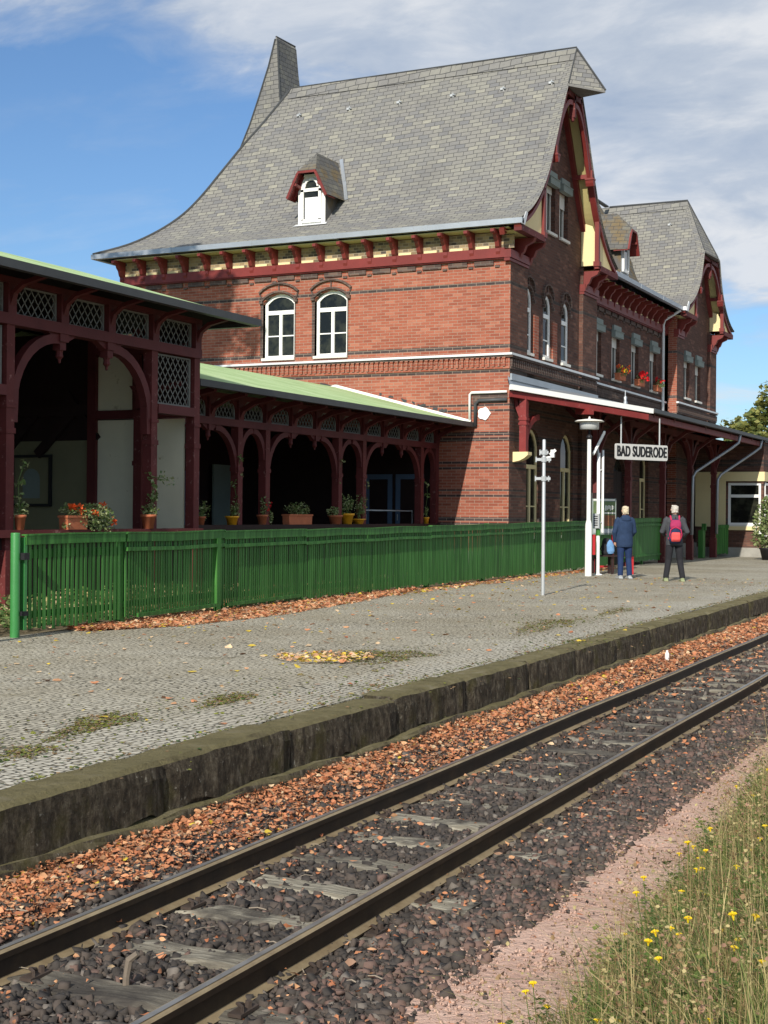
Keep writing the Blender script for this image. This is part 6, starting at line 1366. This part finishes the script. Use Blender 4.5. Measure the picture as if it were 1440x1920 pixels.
def pot(label, loc, mat, r_=.11, h=.20, trough=None, fol=None, fl=None, climb=None, group=None, name='flower_pot', cat='flower pot', lsz=.055):
    T = thing(name, label, cat, loc, group); x, y, z = loc; s = MB()
    if trough:
        l = trough / 2; s.prism([(y - l + .02, z), (y + l - .02, z), (y + l, z + h), (y - l, z + h)], 'X', x - .08, x + .08); s.prism([(y - l - .012, z + h - .03), (y + l + .012, z + h - .03), (y + l + .012, z + h + .004), (y - l - .012, z + h + .004)], 'X', x - .095, x + .095)
    else: s.lathe([(0, 0), (r_ * .68, 0), (r_ * .93, h * .80), (r_ * 1.06, h * .81), (r_ * 1.10, h), (r_ * .96, h), (r_ * .9, h * .9), (0, h * .88)], loc, 16)
    s.build('pot', M[mat], T, not trough)
    if fol:
        s = MB()
        for c_, rr3, n in fol: leafmb(s, (x + c_[0], y + c_[1], z + c_[2]), rr3, n, lsz)
        for q in range(8): c_, rr3, n = random.choice(fol); s.tube([(x, y, z + h * .9), (x + c_[0] + random.uniform(-1, 1) * rr3[0] * .7, y + c_[1] + random.uniform(-1, 1) * rr3[1] * .7, z + c_[2] + random.uniform(0, 1) * rr3[2] * .8)], .004, 4, 0)
        s.build('foliage', PM3, T)
    if fl:
        for c_, rr3, n, m_, sz in fl: s = MB(); petals(s, (x + c_[0], y + c_[1], z + c_[2]), rr3, n, sz); s.build('blossom', M[m_], T)
    if climb:
        s = MB(); pts = [(x + random.uniform(-.04, .04), y + dy + random.uniform(-.03, .03), z + zz) for dy, zz in climb]; s.tube(pts, .006, 5, 0)
        for p in pts: leafmb(s, p, (.09, .10, .10), 12, .075)
        s.build('climbing_stem', PM3, T)
    return T
xs = -13.83; zs = 1.19
pot('small terracotta pot with a sunlit leafy plant on the pavilion sill beside the leftmost post', (xs + .03, 16.38, zs), 'terracotta', .085, .22, None, [((0, .03, .30), (.10, .12, .13), 90)], None, [(-.02, .2), (.0, .45), (-.02, .7), (.0, .95)])
pot('terracotta trough with trailing foliage and orange blossoms on the pavilion sill', (xs + .02, 17.62, zs), 'terracotta', .1, .21, .50, [((.04, .45, .20), (.16, .48, .22), 900), ((.06, .6, .05), (.14, .3, .2), 260), ((0, -.12, .30), (.12, .2, .10), 110), ((.04, -.18, .05), (.06, .12, .16), 50)], [((.04, -.12, .33), (.04, .06, .03), 7, 'orange', .06), ((.04, .12, .32), (.04, .05, .04), 7, 'orange', .06), ((.06, .40, .24), (.04, .08, .04), 6, 'orange', .055), ((.06, .68, .36), (.05, .06, .04), 6, 'orange', .055), ((.08, .86, .13), (.04, .05, .05), 7, 'orange', .06)], name='flower_trough', cat='flower trough')
pot('terracotta pot with a climbing plant winding up the post beside the pale plaster panel', (xs + .03, 19.56, zs), 'terracotta', .125, .235, None, [((0, .05, .30), (.13, .20, .12), 120), ((0, .12, .50), (.10, .12, .16), 60)], None, [(.02, .25), (.1, .5), (.12, .72), (.05, .85), (.35, .86), (.62, .80)])
xs2 = -14.83; zs2 = 1.23
pot('dark leafy plant in a terracotta pot against the right pavilion post', (xs2, 22.7, zs2), 'terracotta', .09, .16, None, [((0, .05, .28), (.12, .25, .2), 110)])
pot('yellow tub with a tall climbing vine at the first slim veranda post', (xs2, 23.80, zs2), 'yellow_pot', .13, .17, None, [((0, .1, .3), (.1, .15, .18), 60)], None, [(.1, .2), (.2, .5), (.1, .8), (.28, 1.0), (.2, 1.3)])
pot('small terracotta pot with pink blossom at the second veranda post', (xs2, 24.95, zs2), 'terracotta', .11, .2, None, [((0, .1, .38), (.1, .16, .2), 90), ((.03, .28, .15), (.05, .1, .16), 50)], [((.06, .15, .36), (.04, .06, .08), 5, 'redpetal', .035)])
pot('long terracotta trough with bushy green foliage in the middle of the wide veranda arch', (xs2, 26.4, zs2), 'terracotta', .1, .21, 1.0, [((0, 0, .32), (.14, .55, .17), 260)], None, name='flower_trough', cat='flower trough')
pot('squat terracotta pot with yellow green foliage left of the two yellow tubs', (xs2, 28.1, zs2), 'terracotta', .16, .2, None, [((0, -.1, .28), (.12, .28, .12), 130)])
pot('yellow tub with a tall vine on the post beside it in the narrow veranda arch', (xs2, 28.66, zs2), 'yellow_pot', .16, .24, None, [((0, 0, .45), (.14, .28, .22), 170)], None, [(-.2, .3), (-.3, .7), (-.35, 1.0), (-.36, 1.4)])
pot('low pale yellow tub with a leggy vine at the fourth veranda post', (xs2, 29.22, zs2), 'yellow_pot', .16, .12, None, [((0, .1, .4), (.14, .25, .3), 130)], None, [(.2, .3), (.35, .6), (.3, .9)])
pot('tiny yellow tub with a single tall stalk at the last slim veranda post', (xs2, 33.0, zs2), 'yellow_pot', .08, .16, None, [((0, .05, .3), (.06, .1, .2), 35)], None, [(.0, .3), (.06, .7), (.05, 1.0)])
for yb, mcol, lab in ((44.30, 'orange', 'window box with orange and yellow flowers below the first shuttered window'), (46.52, 'redpetal', 'window box overflowing with scarlet geraniums below the middle shuttered window'), (48.78, 'redpetal', 'small window box with a few red geraniums beside the pale downpipe')):
    wd_ = .30 if mcol == 'orange' or yb < 47 else .2
    pot(lab, (XW + .17, yb, 5.78), 'terracotta', .1, .20, .72 if yb < 48 else .6, [((.05, 0, .24), (.15, wd_ + .12, .15), 130)], [((.08, 0, .33), (.12, wd_ + .05, .12), 16 if mcol == 'orange' else (34 if yb < 48 else 12), mcol, .09)] + ([((.08, .05, .30), (.12, wd_, .1), 8, 'yellowpetal', .08)] if mcol == 'orange' else []), name='window_box', cat='window box', lsz=.10)
# tall leafy shrub in a dark tub at the far end of the platform
T = thing('potted_shrub', 'tall leafy shrub with pale blooms in a black tub in front of the annexe', 'shrub', (-9.55, 49.8, 0)); s = MB(); s.lathe([(0, 0), (.22, 0), (.30, .36), (.33, .38), (.33, .42), (.28, .42), (0, .38)], (-9.55, 49.8, 0), 18); s.build('tub', M['black'], T, True)
s = MB()
for q in range(6): s.tube([(-9.55, 49.8, .4), (-9.55 + random.uniform(-.3, .3), 49.8 + random.uniform(-.3, .3), 1.2), (-9.55 + random.uniform(-.5, .5), 49.8 + random.uniform(-.5, .5), 1.9)], .012, 5)
s.build('stem', M['bark'], T); s = MB()
for c_, r3, n in (((0, 0, 1.3), (.55, .55, .8), 1300), ((-.2, 0, .75), (.4, .4, .4), 350), ((.1, 0, 1.9), (.35, .35, .4), 350)): leafmb(s, (-9.55 + c_[0], 49.8 + c_[1], c_[2]), r3, n, .12)
s.build('foliage', PM3, T); s = MB(); petals(s, (-9.7, 49.5, .95), (.3, .3, .3), 7, .07); s.build('blossom', M['white'], T)

def tree(label, loc, trunk_h, crown, mats, nclump, leaf, per, tr=.28, seed=0, name='tree'):
    T = thing(name, label, 'tree', loc); rr = random.Random(seed); x, y, z = loc; (cx, cy, cz), (rx, ry, rz_) = crown; s = MB()
    s.tube([(x, y, z - .3), (x + .05, y, z + trunk_h * .4), (x - .05, y + .1, z + trunk_h), (cx, cy, cz)], [tr * 1.25, tr, tr * .8, tr * .35], 10)
    cl = []
    while len(cl) < nclump:
        v = Vector((rr.uniform(-1, 1), rr.uniform(-1, 1), rr.uniform(-1, 1)))
        if .30 < v.length < 1: cl.append((cx + v.x * rx, cy + v.y * ry, cz + v.z * rz_))
    for c_ in cl[::3]:
        b_ = (x, y + .05, z + trunk_h * rr.uniform(.7, 1.1)); m_ = [(b_[i] + c_[i]) / 2 + rr.uniform(-.3, .3) for i in range(3)]; s.tube([b_, m_, c_], [tr * .35, tr * .2, .02], 6)
    s.build('trunk', M['bark'], T)
    n = nclump * per; C_ = np.repeat(np.array(cl), per, 0); sz = np.repeat(RNG.uniform(.55, 1.1, nclump), per)[:, None] * min(rx, rz_) * .30
    off = RNG.normal(0, 1, (n, 3)); off /= np.linalg.norm(off, axis=1)[:, None]; off *= RNG.random((n, 1)) ** .4 * sz * np.array([1, 1, .7]); pos_ = C_ + off
    B_ = np.zeros((n, 4, 3)); l = leaf * RNG.uniform(.6, 1.3, n); B_[:, 0, 0] = -l / 2; B_[:, 2, 0] = l / 2; B_[:, 1, 1] = l * .33; B_[:, 3, 1] = -l * .33; B_[:, 1, 2] = l * .08; B_[:, 3, 2] = l * .08
    Vv = np.einsum('nij,nkj->nki', rotmats(n, 1.0), B_) + (pos_ - np.array(loc))[:, None]; Ff = np.arange(n * 4).reshape(-1, 4)
    mi = np.repeat(RNG.integers(0, len(mats), nclump), per); k_ = RNG.random(n) < .5; mi[k_] = RNG.integers(0, len(mats), k_.sum())
    npmesh('crown', Vv.reshape(-1, 3), Ff, mats, mi, T); return T
TM = [M['tree%d' % i] for i in range(4)]; M['treeo'] = leafmat('olive_tree_leaf', (.25, .25, .07), .3)
tree('broad sunlit tree with mixed olive green leaves rising behind the far end of the canopy', (-15.2, 87, 0), 2.6, ((-15.0, 87, 5.3), (6.4, 4.0, 3.8)), [M['treeo'], M['tree2'], M['treeo'], M['tree1']], 120, .36, 150, .32, 2)
tree('tall dark tree farther along the line behind the annexe', (-8.5, 100, 0), 3., ((-8.5, 100, 5.0), (4.5, 4., 3.2)), TM, 70, .4, 120, .35, 4)
# trees out of view behind the pavilion: their shade dapples the sunlit brick
tree('tall tree standing behind the pavilion whose shade falls on the brick wall', (-22.6, 20.3, 0), 9.5, ((-22.4, 20.4, 13.9), (3.8, 2.4, 3.0)), TM, 95, .24, 150, .3, 6)
# picket leaf put in out of view to throw shade on the paving
F6 = thing('picket_gate', 'unseen green picket leaf put in to shade the paving before the round pole', 'gate', (-10.7, 11, 0)); fence_panel(F6, (-10.62, 9.4), (-10.82, 12.2), 1.2, 1.2, .06, .07, .05, ((-.2, .1),), 1, False, 50)
# low ivy and pale leaves on the ground behind the fence
n = 5200; Y = U(n, 12.2, 19.5); X = fx(Y) - .25 - RNG.random(n) * 2.0
flakes('ground_ivy', X, Y, .02 + .30 * RNG.random(n) * (1 + .5 * smooth_noise(X, Y, .7, 8)), np.full(n, .075), [M['pot0'], M['pot1'], M['pot2'], M['weed2'], M['leaf4']], [.28, .3, .22, .12, .08], .8)
n = 2500; Y = U(n, 16, 34); X = fx(Y) - .25 - RNG.random(n) * 1.3
flakes('ground_ivy', X, Y, .02 + .16 * RNG.random(n), np.full(n, .10), [M['pot0'], M['pot1'], M['weed2'], M['leaf0'], M['leaf4']], [.22, .2, .2, .2, .18], .7)
